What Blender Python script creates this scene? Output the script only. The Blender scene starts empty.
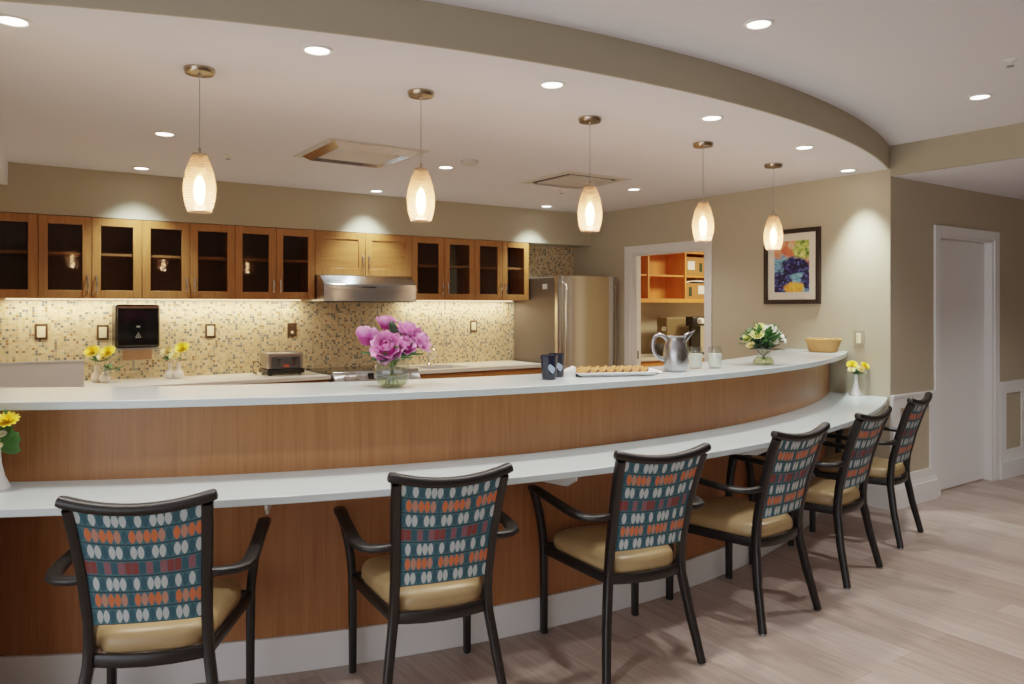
import bpy, bmesh, math, random
from mathutils import Vector, Matrix
random.seed(7)
PI = math.pi
scene = bpy.context.scene
COL = scene.collection
rad = math.radians

# ------------------------------------------------------------------ frame of the place
H_EYE = 1.45
CX, CY = 2.645, 7.85             # centre of the bar's arc
XL, XR = -0.08, 5.29             # side walls of the kitchen
YB = 6.5                         # back wall
YH = 2.93                        # hall wall plane
ZK, ZM, ZH = 2.425, 2.59, 2.375  # ceilings: kitchen, dining room, hall
R_PANEL, R_RISER, R_LOW, R_TOP = 5.145, 5.17, 5.57, 5.30
Z_LOW, Z_TOP, Z_WORK = 0.80, 1.11, 0.89

def polar(a, r):
    a = rad(a)
    return CX + r * math.sin(a), CY - r * math.cos(a)

# ------------------------------------------------------------------ mesh builder
class MB:
    def __init__(s):
        s.v = []; s.f = []; s.uv = {}
    def add(s, verts, faces):
        b = len(s.v)
        s.v += [tuple(p) for p in verts]
        s.f += [tuple(i + b for i in q) for q in faces]
        return b
    def box(s, x0, x1, y0, y1, z0, z1, rz=0, piv=None):
        P = [(x0,y0,z0),(x1,y0,z0),(x1,y1,z0),(x0,y1,z0),(x0,y0,z1),(x1,y0,z1),(x1,y1,z1),(x0,y1,z1)]
        if rz:
            cx, cy = piv or ((x0+x1)/2, (y0+y1)/2)
            c, n = math.cos(rz), math.sin(rz)
            P = [(cx+(x-cx)*c-(y-cy)*n, cy+(x-cx)*n+(y-cy)*c, z) for x,y,z in P]
        s.add(P, [(0,3,2,1),(4,5,6,7),(0,1,5,4),(1,2,6,5),(2,3,7,6),(3,0,4,7)])
        return s
    def prism(s, poly, z0, z1):
        n = len(poly)
        P = [(x,y,z0) for x,y in poly] + [(x,y,z1) for x,y in poly]
        F = [tuple(range(n-1,-1,-1)), tuple(range(n,2*n))]
        F += [(i,(i+1)%n,n+(i+1)%n,n+i) for i in range(n)]
        s.add(P, F); return s
    def prism_x(s, poly, x0, x1):        # poly in (y,z), extruded along x
        n = len(poly)
        P = [(x0,y,z) for y,z in poly] + [(x1,y,z) for y,z in poly]
        F = [tuple(range(n-1,-1,-1)), tuple(range(n,2*n))]
        F += [(i,(i+1)%n,n+(i+1)%n,n+i) for i in range(n)]
        s.add(P, F); return s
    def tube(s, pts, r, n=10, up=(0,0,1), cap=True, sq=1.0):
        """r: number, list, or list of (a,b) half sizes; a is across (up x tangent), b along up"""
        pts = [Vector(p) for p in pts]; up = Vector(up)
        m = len(pts); rows = []
        for i, p in enumerate(pts):
            t = (pts[min(i+1,m-1)] - pts[max(i-1,0)]).normalized()
            u = up - t*up.dot(t)
            if u.length < 1e-4:
                u = Vector((0,1,0)) - t*t.y
                if u.length < 1e-4: u = Vector((1,0,0))
            u.normalize(); w = u.cross(t).normalized()
            q = r[i] if isinstance(r, (list,tuple)) and not isinstance(r[0], (int,float)) or isinstance(r, list) else r
            a, b = q if isinstance(q, tuple) else (q, q)
            ring = []
            for k in range(n):
                c_, s_ = math.cos(2*PI*k/n), math.sin(2*PI*k/n)
                ring.append(p + w*(a*math.copysign(abs(c_)**sq, c_)) + u*(b*math.copysign(abs(s_)**sq, s_)))
            rows.append(ring)
        P = [x for row in rows for x in row]
        F = [(i*n+k, i*n+(k+1)%n, (i+1)*n+(k+1)%n, (i+1)*n+k) for i in range(m-1) for k in range(n)]
        if cap: F += [tuple(range(n-1,-1,-1)), tuple((m-1)*n+k for k in range(n))]
        s.add(P, F); return s
    def lathe(s, prof, n=24, c=(0,0,0), M=None, close=False):
        P = []; F = []; idx = []
        for r, z in prof:
            if r < 1e-6:
                idx.append([len(P)]); P.append(Vector((0,0,z)))
            else:
                idx.append(list(range(len(P), len(P)+n)))
                P += [Vector((r*math.cos(2*PI*k/n), r*math.sin(2*PI*k/n), z)) for k in range(n)]
        pairs = list(zip(idx, idx[1:])) + ([(idx[-1], idx[0])] if close else [])
        for a, b in pairs:
            for k in range(n):
                k2 = (k+1) % n
                if len(a) == 1 and len(b) == 1: continue
                if len(a) == 1: F.append((a[0], b[k2], b[k]))
                elif len(b) == 1: F.append((a[k], a[k2], b[0]))
                else: F.append((a[k], a[k2], b[k2], b[k]))
        if M is not None: P = [M @ p for p in P]
        P = [(p[0]+c[0], p[1]+c[1], p[2]+c[2]) for p in P]
        s.add(P, F); return s
    def ellipsoid(s, c, r, n=14, m=8, M=None):
        prof = [(math.sin(PI*i/m), -math.cos(PI*i/m)) for i in range(m+1)]
        prof[0] = (0,-1); prof[-1] = (0,1)
        T = Matrix.Diagonal((r[0], r[1], r[2])).to_3x3()
        if M is not None: T = M @ T
        return s.lathe(prof, n, c, T)
    def grid(s, fn, nu, nv, uv=False):
        b = len(s.v)
        P = [fn(i/nu, j/nv) for j in range(nv+1) for i in range(nu+1)]
        F = [(j*(nu+1)+i, j*(nu+1)+i+1, (j+1)*(nu+1)+i+1, (j+1)*(nu+1)+i) for j in range(nv) for i in range(nu)]
        s.add(P, F)
        if uv:
            for j in range(nv+1):
                for i in range(nu+1): s.uv[b+j*(nu+1)+i] = (i/nu, j/nv)
        return s
    def arc(s, r0, r1, z0, z1, n=72, x0=XL+.002, x1=XR-.002, cx=CX, cy=CY):
        """annular slab about the arc centre, cut off flush at x0 and x1"""
        P = []
        for k in range(n+1):
            t = k/n
            for r in (r0, r1):
                a0 = math.asin((x0-cx)/r); a1 = math.asin((x1-cx)/r)
                a = a0 + (a1-a0)*t
                x, y = cx + r*math.sin(a), cy - r*math.cos(a)
                P += [(x,y,z0),(x,y,z1)]
        F = []
        for k in range(n):
            a, b = 4*k, 4*k+4
            F += [(a,b,b+2,a+2),(a+1,a+3,b+3,b+1),(a+2,b+2,b+3,a+3),(a,a+1,b+1,b)]
        F += [(0,2,3,1),(4*n,4*n+1,4*n+3,4*n+2)]
        s.add(P, F); return s
    def build(s, name, mat, parent=None, loc=None, rz=0.0, smooth=True, bevel=0, seg=2, solid=0, sub=0, ang=40):
        me = bpy.data.meshes.new(name)
        me.from_pydata(s.v, [], s.f)
        if s.uv:
            L = me.uv_layers.new(name='UVMap')
            for lp in me.loops: L.data[lp.index].uv = s.uv.get(lp.vertex_index, (0,0))
        bm = bmesh.new(); bm.from_mesh(me)
        bmesh.ops.recalc_face_normals(bm, faces=bm.faces)
        bm.to_mesh(me); bm.free()
        if smooth:
            me.shade_smooth(); me.set_sharp_from_angle(angle=rad(ang))
        me.materials.append(mat)
        o = bpy.data.objects.new(name, me); COL.objects.link(o)
        if loc is not None: o.location = loc
        o.rotation_euler.z = rz
        if parent: o.parent = parent
        if solid:
            m = o.modifiers.new('thickness', 'SOLIDIFY'); m.thickness = solid; m.offset = 0
        if bevel:
            m = o.modifiers.new('edge', 'BEVEL'); m.width = bevel; m.segments = seg; m.limit_method = 'ANGLE'; m.angle_limit = rad(35)
        if sub:
            m = o.modifiers.new('smooth', 'SUBSURF'); m.levels = sub; m.render_levels = sub
        return o

def empty(name, loc, rz=0.0):
    o = bpy.data.objects.new(name, None); COL.objects.link(o)
    o.location = loc; o.rotation_euler.z = rz; o.empty_display_size = .1
    return o
def tag(o, label=None, cat=None, group=None, kind=None):
    if label: o['label'] = label
    if cat: o['category'] = cat
    if group: o['group'] = group
    if kind: o['kind'] = kind
    return o
def thing(name, loc, label, cat, group=None, rz=0.0):
    return tag(empty(name, loc, rz), label, cat, group)
def struct(name, mb, mat, **k):
    o = mb.build(name, mat, **k); o['kind'] = 'structure'; return o
def dup(root, loc, rz=0.0, label=None):
    r = root.copy(); COL.objects.link(r); r.location = loc; r.rotation_euler = (0,0,rz)
    if label: r['label'] = label
    for ch in list(root.children):
        c = ch.copy(); COL.objects.link(c); c.parent = r
        for g in list(ch.children):
            d = g.copy(); COL.objects.link(d); d.parent = c
    return r

# ------------------------------------------------------------------ materials
def lin(c):
    return tuple((x/255/12.92 if x/255 <= .04045 else ((x/255+.055)/1.055)**2.4) for x in c)
class NT:
    def __init__(s, name):
        s.m = bpy.data.materials.new(name); s.m.use_nodes = True
        s.t = s.m.node_tree; s.n = s.t.nodes; s.l = s.t.links
        s.b = s.n['Principled BSDF']; s.out = s.n['Material Output']
    def node(s, typ, **k):
        x = s.n.new(typ)
        for a, v in k.items(): setattr(x, a, v)
        return x
    def link(s, a, b): s.l.new(a, b)
    def math(s, op, a, b=None, clamp=False):
        x = s.n.new('ShaderNodeMath'); x.operation = op; x.use_clamp = clamp
        for i, v in enumerate((a, b)):
            if v is None: continue
            if isinstance(v, (int,float)): x.inputs[i].default_value = v
            else: s.l.new(v, x.inputs[i])
        return x.outputs[0]
    def mix(s, f, a, b, mode='MIX'):
        x = s.n.new('ShaderNodeMix'); x.data_type = 'RGBA'; x.blend_type = mode
        for sock, v in ((x.inputs[0], f), (x.inputs[6], a), (x.inputs[7], b)):
            if isinstance(v, (int,float)): sock.default_value = v
            elif isinstance(v, tuple): sock.default_value = (*v[:3], 1)
            else: s.l.new(v, sock)
        return x.outputs[2]
    def ramp(s, fac, stops, interp='LINEAR'):
        x = s.n.new('ShaderNodeValToRGB'); cr = x.color_ramp; cr.interpolation = interp
        while len(cr.elements) < len(stops): cr.elements.new(.5)
        for e, (p, c) in zip(cr.elements, stops):
            e.position = p; e.color = (*c[:3], 1)
        s.l.new(fac, x.inputs[0]); return x.outputs[0]
    def coords(s, kind='Object'):
        return s.n.new('ShaderNodeTexCoord').outputs[kind]
    def mapping(s, v, scale=(1,1,1), loc=(0,0,0), rot=(0,0,0)):
        x = s.n.new('ShaderNodeMapping')
        x.inputs['Scale'].default_value = scale; x.inputs['Location'].default_value = loc; x.inputs['Rotation'].default_value = rot
        s.l.new(v, x.inputs[0]); return x.outputs[0]
    def noise(s, v, scale=5, detail=3, rough=.5, dist=0):
        x = s.n.new('ShaderNodeTexNoise'); x.inputs['Scale'].default_value = scale
        x.inputs['Detail'].default_value = detail; x.inputs['Roughness'].default_value = rough; x.inputs['Distortion'].default_value = dist
        s.l.new(v, x.inputs['Vector']); return x.outputs['Fac']
    def set(s, **k):
        for a, v in k.items():
            i = s.b.inputs[a.replace('_', ' ')]
            if isinstance(v, (int,float)): i.default_value = v
            elif isinstance(v, tuple): i.default_value = (*v, 1) if len(v) == 3 and i.type == 'RGBA' else v
            else: s.l.new(v, i)
        return s
    def bump(s, h, strength=.2, dist=.002):
        x = s.n.new('ShaderNodeBump'); x.inputs['Strength'].default_value = strength; x.inputs['Distance'].default_value = dist
        s.l.new(h, x.inputs['Height']); s.l.new(x.outputs[0], s.b.inputs['Normal'])

def plain(name, rgb, rough=.5, metal=0.0, var=.06, scale=18, bump=0, **k):
    n = NT(name); c = lin(rgb)
    nz = n.noise(n.coords(), scale, 3)
    col = n.mix(nz, tuple(x*(1-var) for x in c), tuple(min(1, x*(1+var)) for x in c))
    n.set(Base_Color=col, Roughness=rough, Metallic=metal, **k)
    if bump: n.bump(n.noise(n.coords(), scale*8, 2), bump)
    return n.m
def wood(name, dark, light, grain=(26,26,1.3), rough=.38, sc=1.0):
    n = NT(name); co = n.coords()
    a = n.noise(n.mapping(co, grain), 2.2*sc, 5, .6, .6)
    b = n.noise(n.mapping(co, (grain[0]*.12, grain[1]*.12, grain[2]*.35)), 3*sc, 2, .5, 1.2)
    f = n.math('ADD', n.math('MULTIPLY', a, .65), n.math('MULTIPLY', b, .35))
    col = n.ramp(f, [(.30, lin(dark)), (.72, lin(light))])
    n.set(Base_Color=col, Roughness=rough)
    return n.m

M = {}
M['wall'] = plain('khaki_wall_paint', (184,173,149), .7, var=.02, bump=.05)
M['wall_hall'] = plain('khaki_hall_paint', (176,163,140), .7, var=.02, bump=.05)
M['fascia'] = plain('khaki_bulkhead_paint', (164,154,132), .7, var=.02)
M['ceil'] = plain('white_ceiling_paint', (231,228,233), .8, var=.01)
M['white'] = plain('white_trim_paint', (232,230,228), .4, var=.01)
M['barwood'] = wood('bar_veneer', (146,92,52), (174,120,74), (34,34,1.1))
M['cabwood'] = wood('cabinet_maple', (148,94,44), (184,128,70), (26,26,1.6))
M['cabwood_h'] = wood('cabinet_maple_rail', (148,94,44), (182,126,68), (1.6,26,26))
M['cabin'] = wood('cabinet_interior', (104,84,68), (126,102,82), (16,16,1.5), .6)
M['cabshelf'] = wood('cabinet_shelf_edge', (150,112,70), (180,138,92), (2,16,16), .6)
M['cubby'] = wood('cubby_oak', (196,120,52), (226,156,84), (12,12,1.5), .5)
M['black'] = plain('black_plastic', (26,25,25), .25, var=.1)
M['blackglass'] = plain('black_glass', (14,14,15), .08)
M['chairframe'] = plain('dark_espresso_frame', (19,16,15), .4, var=.1)
M['vinyl'] = plain('tan_vinyl', (170,142,100), .36, var=.05, scale=9, bump=.05)
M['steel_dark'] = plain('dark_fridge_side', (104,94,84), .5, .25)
M['chrome'] = plain('polished_chrome', (225,222,218), .16, 1.0, var=.02)
M['nickel'] = plain('brushed_nickel', (172,154,134), .22, 1.0, var=.05)
M['trimring'] = plain('downlight_ring', (238,236,232), .35)
M['plate'] = plain('bronze_cover_plate', (88,66,46), .4, .3)
M['cream'] = plain('cream_switch', (240,226,190), .4)
M['ceramic'] = plain('white_ceramic', (240,238,236), .2, var=.01)
M['pinkceramic'] = plain('pale_ceramic', (240,225,212), .25, var=.01)
M['navy'] = plain('navy_glaze', (13,17,38), .2, var=.2)
M['cookie'] = plain('baked_cookie', (184,134,76), .8, var=.25, scale=60, bump=.5)
M['cookieshade'] = plain('cookie_gap_shade', (60,38,24), .7)
M['paper'] = plain('white_paper', (240,238,234), .8, var=.02)
M['tissue'] = plain('brown_towel_paper', (178,132,96), .9)
M['leaf'] = plain('green_leaf', (58,104,44), .5, var=.4, scale=30)
M['darkleaf'] = plain('dark_leaf', (38,58,34), .5, var=.3, scale=30)
M['stem'] = plain('green_stem', (96,120,60), .5, var=.2)
M['yellow'] = plain('yellow_petal', (248,216,32), .6, var=.15, scale=40)
M['pyellow'] = plain('pale_yellow_petal', (246,226,140), .6, var=.1, scale=40)
M['whitepetal'] = plain('white_petal', (240,240,222), .6, var=.05, scale=40)
M['palegreen'] = plain('lime_petal', (206,212,110), .6, var=.15, scale=40)
M['cardboard'] = plain('brown_cardboard', (168,116,66), .8, var=.08)
M['olivebox'] = plain('olive_brown_case', (116,98,66), .6, var=.08)
M['greypanel'] = plain('grey_laminate', (226,225,222), .5, var=.02)
M['greyedge'] = plain('pale_grey_edge', (206,206,202), .5, var=.02)
M['orange'] = plain('orange_label', (196,74,34), .5)
M['lightblue'] = plain('pale_blue_glaze', (150,168,196), .3)
M['grey'] = plain('grey_metal', (150,150,150), .4, .6)
M['darkgap'] = plain('dark_gap', (40,37,34), .8)
M['framewood'] = plain('espresso_picture_frame', (44,31,26), .35, var=.2)
M['mat'] = plain('cream_picture_mat', (236,228,212), .8, var=.01)
M['khakirecess'] = plain('khaki_panel', (178,165,140), .7, var=.02)
M['milk'] = plain('milk', (252,249,238), .3, var=.01)
M['vent'] = plain('vent_panel', (205,196,186), .5, var=.02)

# peony petals: pink, deeper towards the base
def petal_mat(name, base, mid, tip):
    n = NT(name); sp = n.node('ShaderNodeSeparateXYZ'); n.link(n.coords('UV'), sp.inputs[0])
    nz = n.noise(n.coords(), 70, 3)
    f = n.math('ADD', sp.outputs[1], n.math('MULTIPLY', n.math('SUBTRACT', nz, .5), .5))
    n.set(Base_Color=n.ramp(f, [(.12, lin(base)), (.5, lin(mid)), (.95, lin(tip))]), Roughness=.6); return n.m
M['pink'] = petal_mat('pink_petal', (136,22,98), (206,88,172), (242,178,222))
M['deeppink'] = plain('deep_pink_heart', (158,40,112), .6, var=.3, scale=60)
M['yellow'] = petal_mat('yellow_petal', (226,160,20), (250,214,30), (254,232,80))
M['pyellow'] = petal_mat('pale_yellow_petal', (226,190,80), (246,226,140), (252,242,200))
M['whitepetal'] = petal_mat('white_petal', (206,210,130), (238,240,214), (250,250,244))
M['palegreen'] = petal_mat('lime_petal', (150,150,50), (212,214,104), (236,236,170))

# quartz
n = NT('white_quartz'); nz = n.noise(n.coords(), 160, 4, .7)
n.set(Base_Color=n.ramp(nz, [(.3, lin((196,209,210))), (.65, lin((205,216,217)))]), Roughness=.18, Specular_IOR_Level=.5); M['quartz'] = n.m
n = NT('beige_quartz'); nz = n.noise(n.coords(), 120, 4, .7)
n.set(Base_Color=n.ramp(nz, [(.35, lin((214,206,192))), (.6, lin((232,226,214)))]), Roughness=.25); M['workquartz'] = n.m

# brushed stainless: vertical streaks for the fridge, horizontal for the hood
def steel(name, sc, tint=(190,182,172), r0=.22, r1=.42):
    n = NT(name); nz = n.noise(n.mapping(n.coords(), sc), 3, 4, .6)
    n.set(Base_Color=n.mix(nz, lin(tuple(x-14 for x in tint)), lin(tuple(min(255, x+12) for x in tint))), Metallic=1.0,
          Roughness=n.math('ADD', n.math('MULTIPLY', nz, r1-r0), r0))
    return n.m
def aniso(m):
    t = m.node_tree; b = t.nodes['Principled BSDF']; b.inputs['Anisotropic'].default_value = .85; b.inputs['Anisotropic Rotation'].default_value = .25
    tg = t.nodes.new('ShaderNodeTangent'); tg.direction_type = 'RADIAL'; tg.axis = 'Z'; t.links.new(tg.outputs[0], b.inputs['Tangent']); return m
M['steel_v'] = steel('brushed_steel_vertical', (60,60,1), (202,197,190), .12, .28)
aniso(M['steel_v'])
M['steel_h'] = aniso(steel('brushed_steel_horizontal', (1.5,60,60), (198,202,208), .12, .26))
M['steel'] = plain('satin_steel', (176,177,180), .27, 1.0, var=.03)

# glass
def glass(name, tint=(1,1,1), refl=.12, trans=.9, rough=.02):
    n = NT(name); n.n.remove(n.b)
    tr = n.node('ShaderNodeBsdfTransparent'); tr.inputs[0].default_value = (*tint, 1)
    gl = n.node('ShaderNodeBsdfGlossy'); gl.inputs['Roughness'].default_value = rough
    lw = n.node('ShaderNodeLayerWeight'); lw.inputs[0].default_value = .5
    f = n.math('ADD', n.math('MULTIPLY', n.math('POWER', lw.outputs['Facing'], 4), .45), refl, True)
    mx = n.node('ShaderNodeMixShader'); n.link(f, mx.inputs[0]); n.link(tr.outputs[0], mx.inputs[1]); n.link(gl.outputs[0], mx.inputs[2])
    n.link(mx.outputs[0], n.out.inputs[0]); return n.m
M['pane'] = glass('cabinet_glass', (.82,.77,.72), .016)
M['clear'] = glass('clear_glass', (.93,.95,.94), .07)
M['water'] = glass('greenish_water', (.86,.88,.62), .02)
M['artglass'] = glass('picture_glass', (1,1,1), .0)

# emission
def emit(name, rgb, strength):
    n = NT(name)
    n.set(Base_Color=lin(rgb), Emission_Color=lin(rgb), Emission_Strength=strength); return n.m
M['lens'] = emit('lit_downlight_lens', (255,246,232), 9)
M['bulb'] = emit('lit_bulb', (255,226,180), 34)
M['strip'] = emit('lit_strip', (255,228,180), 1.6)

# pendant shade: ribbed glass that glows from the bulb inside
n = NT('ribbed_pendant_glass'); n.n.remove(n.b)
co = n.coords()
wv = n.node('ShaderNodeTexWave', wave_type='BANDS', bands_direction='Z'); wv.inputs['Scale'].default_value = 34; wv.inputs['Distortion'].default_value = 2.5; wv.inputs['Detail'].default_value = 2
n.link(co, wv.inputs[0])
tr = n.node('ShaderNodeBsdfTransparent'); tr.inputs[0].default_value = (1,.9,.8,1)
tl = n.node('ShaderNodeBsdfTranslucent'); tl.inputs[0].default_value = (1,.66,.48,1)
gl = n.node('ShaderNodeBsdfGlossy'); gl.inputs['Roughness'].default_value = .15; gl.inputs[0].default_value = (1,.93,.86,1)
m1 = n.node('ShaderNodeMixShader'); n.link(n.math('ADD', n.math('MULTIPLY', wv.outputs['Fac'], .30), .04), m1.inputs[0]); n.link(tr.outputs[0], m1.inputs[1]); n.link(tl.outputs[0], m1.inputs[2])
m2 = n.node('ShaderNodeMixShader'); m2.inputs[0].default_value = .1; n.link(m1.outputs[0], m2.inputs[1]); n.link(gl.outputs[0], m2.inputs[2])
n.link(m2.outputs[0], n.out.inputs[0]); M['shade'] = n.m

# mosaic tiles
def mosaic(name, cell=.0198):
    n = NT(name); co = n.coords()
    sp = n.node('ShaderNodeSeparateXYZ'); n.link(co, sp.inputs[0])
    u = n.math('DIVIDE', sp.outputs[0], cell); v = n.math('DIVIDE', sp.outputs[2], cell)
    cb = n.node('ShaderNodeCombineXYZ'); n.link(n.math('FLOOR', u), cb.inputs[0]); n.link(n.math('FLOOR', v), cb.inputs[1])
    wn = n.node('ShaderNodeTexWhiteNoise', noise_dimensions='2D'); n.link(cb.outputs[0], wn.inputs['Vector'])
    col = n.ramp(wn.outputs['Value'], [(0, lin((220,194,152))), (.26, lin((210,182,138))), (.46, lin((226,202,162))), (.62, lin((198,170,128))),
        (.76, lin((156,150,128))), (.84, lin((116,120,112))), (.91, lin((148,112,72))), (.955, lin((98,104,102)))], 'CONSTANT')
    fu = n.math('FRACT', u); fv = n.math('FRACT', v)
    g = n.math('MAXIMUM', n.math('LESS_THAN', fu, .1), n.math('LESS_THAN', fv, .1))
    n.set(Base_Color=n.mix(g, col, lin((216,202,178))), Roughness=.28)
    return n.m
M['mosaic'] = mosaic('mosaic_tile')

# vinyl plank floor, boards running along Y
n = NT('vinyl_plank'); co = n.coords()
br = n.node('ShaderNodeTexBrick'); br.offset = .37
br.inputs['Scale'].default_value = 1; br.inputs['Brick Width'].default_value = 1.22; br.inputs['Row Height'].default_value = .152
br.inputs['Mortar Size'].default_value = .0012; br.inputs['Mortar Smooth'].default_value = .2
br.inputs['Color1'].default_value = (0,0,0,1); br.inputs['Color2'].default_value = (1,1,1,1); br.inputs['Mortar'].default_value = (.5,.5,.5,1)
mp = n.mapping(co, (1,1,1), (0,0,0), (0,0,rad(90)))
n.link(mp, br.inputs['Vector'])
bw = n.node('ShaderNodeRGBToBW'); n.link(br.outputs['Color'], bw.inputs[0])
g1 = n.noise(n.mapping(co, (14,1.1,1)), 3, 5, .6, .4)
g2 = n.noise(n.mapping(co, (60,2.5,1)), 3, 4, .6)
f = n.math('ADD', n.math('ADD', n.math('MULTIPLY', g1, .60), n.math('MULTIPLY', g2, .16)), n.math('MULTIPLY', bw.outputs[0], .24))
col = n.ramp(f, [(.28, lin((140,119,107))), (.50, lin((167,147,135))), (.74, lin((190,173,162)))])
n.set(Base_Color=n.mix(br.outputs['Fac'], col, lin((140,118,105))), Roughness=.4)
M['floor'] = n.m

# chair-back fabric: seven rows of leaf shapes over teal (u across, v up)
n = NT('leaf_row_fabric'); uv = n.coords('UV')
sp = n.node('ShaderNodeSeparateXYZ'); n.link(uv, sp.inputs[0])
NC = 17
u = n.math('MULTIPLY', sp.outputs[0], NC); v = n.math('MULTIPLY', sp.outputs[1], 7)
cu = n.math('DIVIDE', n.math('ADD', n.math('FLOOR', u), .5), NC)
row = n.math('FLOOR', v)
fu = n.math('SUBTRACT', n.math('FRACT', u), .5); fv = n.math('SUBTRACT', n.math('FRACT', v), .5)
TEAL = lin((60,102,113)); DK = lin((42,82,96)); WH = lin((182,194,196)); OR = lin((200,106,62)); TN = lin((176,126,106)); RD = lin((118,56,53)); PU = lin((126,84,92))
key = {'.': DK, 'W': WH, 'O': OR, 't': TN, 'R': RD, 'p': PU}
patA = 'W.W.WWW.W.WWW.W.W'
patB = '.OtOOt.OtOOt.OtOO'
patC = '.WW.WW.WW.WW.WW.W'
patD = 'RR.p.pRR.p.pRR.p.'
patE = '.W.WWW.W.WWW.W.W.'
rows = [patC, patB, patE, patD, patC, patB, patA]
colr = None
for i, pt in enumerate(rows):
    c = n.ramp(cu, [(k/NC, key[ch]) for k, ch in enumerate(pt)], 'CONSTANT')
    if colr is None: colr = c
    else: colr = n.mix(n.math('GREATER_THAN', row, i-.5), colr, c)
a2 = n.math('POWER', n.math('ABSOLUTE', n.math('DIVIDE', fu, .47)), 1.7)
b2 = n.math('POWER', n.math('ABSOLUTE', n.math('DIVIDE', fv, .41)), 1.7)
mask = n.math('LESS_THAN', n.math('ADD', a2, b2), 1)
isD = n.math('COMPARE', row, 3); isD.node.inputs[2].default_value = .3
rect = n.math('MULTIPLY', n.math('LESS_THAN', n.math('ABSOLUTE', fv), .36), isD)
mask = n.math('MAXIMUM', mask, n.math('MULTIPLY', rect, n.math('LESS_THAN', n.math('ABSOLUTE', fu), .47)))
base = n.mix(n.math('GREATER_THAN', n.math('ABSOLUTE', fv), .455), TEAL, lin((38,58,66)))
n.set(Base_Color=n.mix(mask, base, colr), Roughness=.75); M['fabric'] = n.m

# wicker
n = NT('wicker'); co = n.coords()
wv = n.node('ShaderNodeTexWave', wave_type='BANDS', bands_direction='Z'); wv.inputs['Scale'].default_value = 38; n.link(co, wv.inputs[0])
n.set(Base_Color=n.mix(wv.outputs['Fac'], lin((168,112,58)), lin((226,172,106))), Roughness=.6); n.bump(wv.outputs['Fac'], .6, .004); M['wicker'] = n.m

# fruit watercolour: soft patches of colour, round grapes in blues
n = NT('fruit_watercolour'); uv = n.coords('UV')
sp = n.node('ShaderNodeSeparateXYZ'); n.link(uv, sp.inputs[0]); U, V = sp.outputs[0], sp.outputs[1]
wob = n.noise(n.mapping(uv, (1,1.4,1)), 6, 3)
def blob(cx, cy, rx, ry, soft=.5):
    d = n.math('ADD', n.math('POWER', n.math('DIVIDE', n.math('SUBTRACT', U, cx), rx), 2), n.math('POWER', n.math('DIVIDE', n.math('SUBTRACT', V, cy), ry), 2))
    d = n.math('ADD', d, n.math('MULTIPLY', n.math('SUBTRACT', wob, .5), 1.6))
    return n.math('MULTIPLY', n.math('SUBTRACT', 1.15, d), 1/soft, True)
vo = n.node('ShaderNodeTexVoronoi'); vo.inputs['Scale'].default_value = 15; n.link(n.mapping(uv, (.8,1.15,1)), vo.inputs['Vector'])
grape = n.ramp(vo.outputs['Distance'], [(0, lin((150,170,215))), (.25, lin((72,84,150))), (.55, lin((40,36,88))), (.8, lin((24,20,46)))])
bg = n.ramp(n.noise(uv, 4, 4, .6, 1), [(.3, lin((236,210,170))), (.5, lin((238,150,104))), (.7, lin((220,92,70)))])
grn = n.ramp(n.noise(uv, 9, 3), [(.35, lin((70,110,40))), (.5, lin((190,206,96))), (.7, lin((240,236,170)))])
blu = n.ramp(n.noise(n.mapping(uv, (2,9,1), rot=(0,0,.6)), 3, 3), [(.3, lin((60,120,160))), (.6, lin((140,200,226))), (.8, lin((220,232,232)))])
yel = n.ramp(n.noise(uv, 6, 3), [(.3, lin((226,120,40))), (.55, lin((250,200,80))), (.8, lin((250,236,170)))])
c = n.mix(blob(.5,.1,.9,.42), bg, blu)
c = n.mix(blob(.8,.82,.26,.26), c, grn)
c = n.mix(blob(.25,.42,.5,.3), c, blu)
c = n.mix(blob(.62,.5,.46,.2), c, grape)
c = n.mix(blob(.2,.2,.34,.24), c, grape)
c = n.mix(blob(.75,.3,.3,.08), c, blu)
c = n.mix(blob(.92,.22,.16,.2), c, grape)
c = n.mix(blob(.58,.08,.3,.12), c, yel)
n.set(Base_Color=c, Roughness=.8); M['art'] = n.m

# ------------------------------------------------------------------ the setting
struct('floor', MB().box(-5,10,-5,7,-.05,0), M['floor'])
struct('ceiling_dining', MB().box(-5,XR+.1,-5,YH+1.5,ZM,ZM+.05), M['ceil'])
# the hall's lower ceiling and the beam face that steps down to it
struct('ceiling_hall', MB().box(XR+.01,10,-5,YH,ZH,ZH+.05), M['ceil'])
struct('trim_1', MB().box(XR,XR+.02,-5,YH-.001,ZH,ZM), M['fascia'])
# kitchen ceiling, its curved edge and the painted bulkhead face
SX, SY, SR = 2.645, 9.12, 6.715
a0 = math.asin((XL-SX)/SR); a1 = math.asin((XR-SX)/SR)
arcpts = [(SX+SR*math.sin(a0+(a1-a0)*k/60), SY-SR*math.cos(a0+(a1-a0)*k/60)) for k in range(61)]
struct('ceiling_kitchen', MB().prism(arcpts+[(XR,YB),(XL,YB)], ZK, ZK+.03), M['ceil'], smooth=False)
struct('wall_bulkhead', MB().arc(SR, SR+.012, ZK, ZM, 60, XL, XR, SX, SY), M['fascia'], ang=60)
struct('ceiling_bulkhead', MB().prism([(-.7,4.9),(.03,4.9),(.11,6.17),(-.7,6.17)], 2.27, ZK), M['ceil'], smooth=False)
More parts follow.
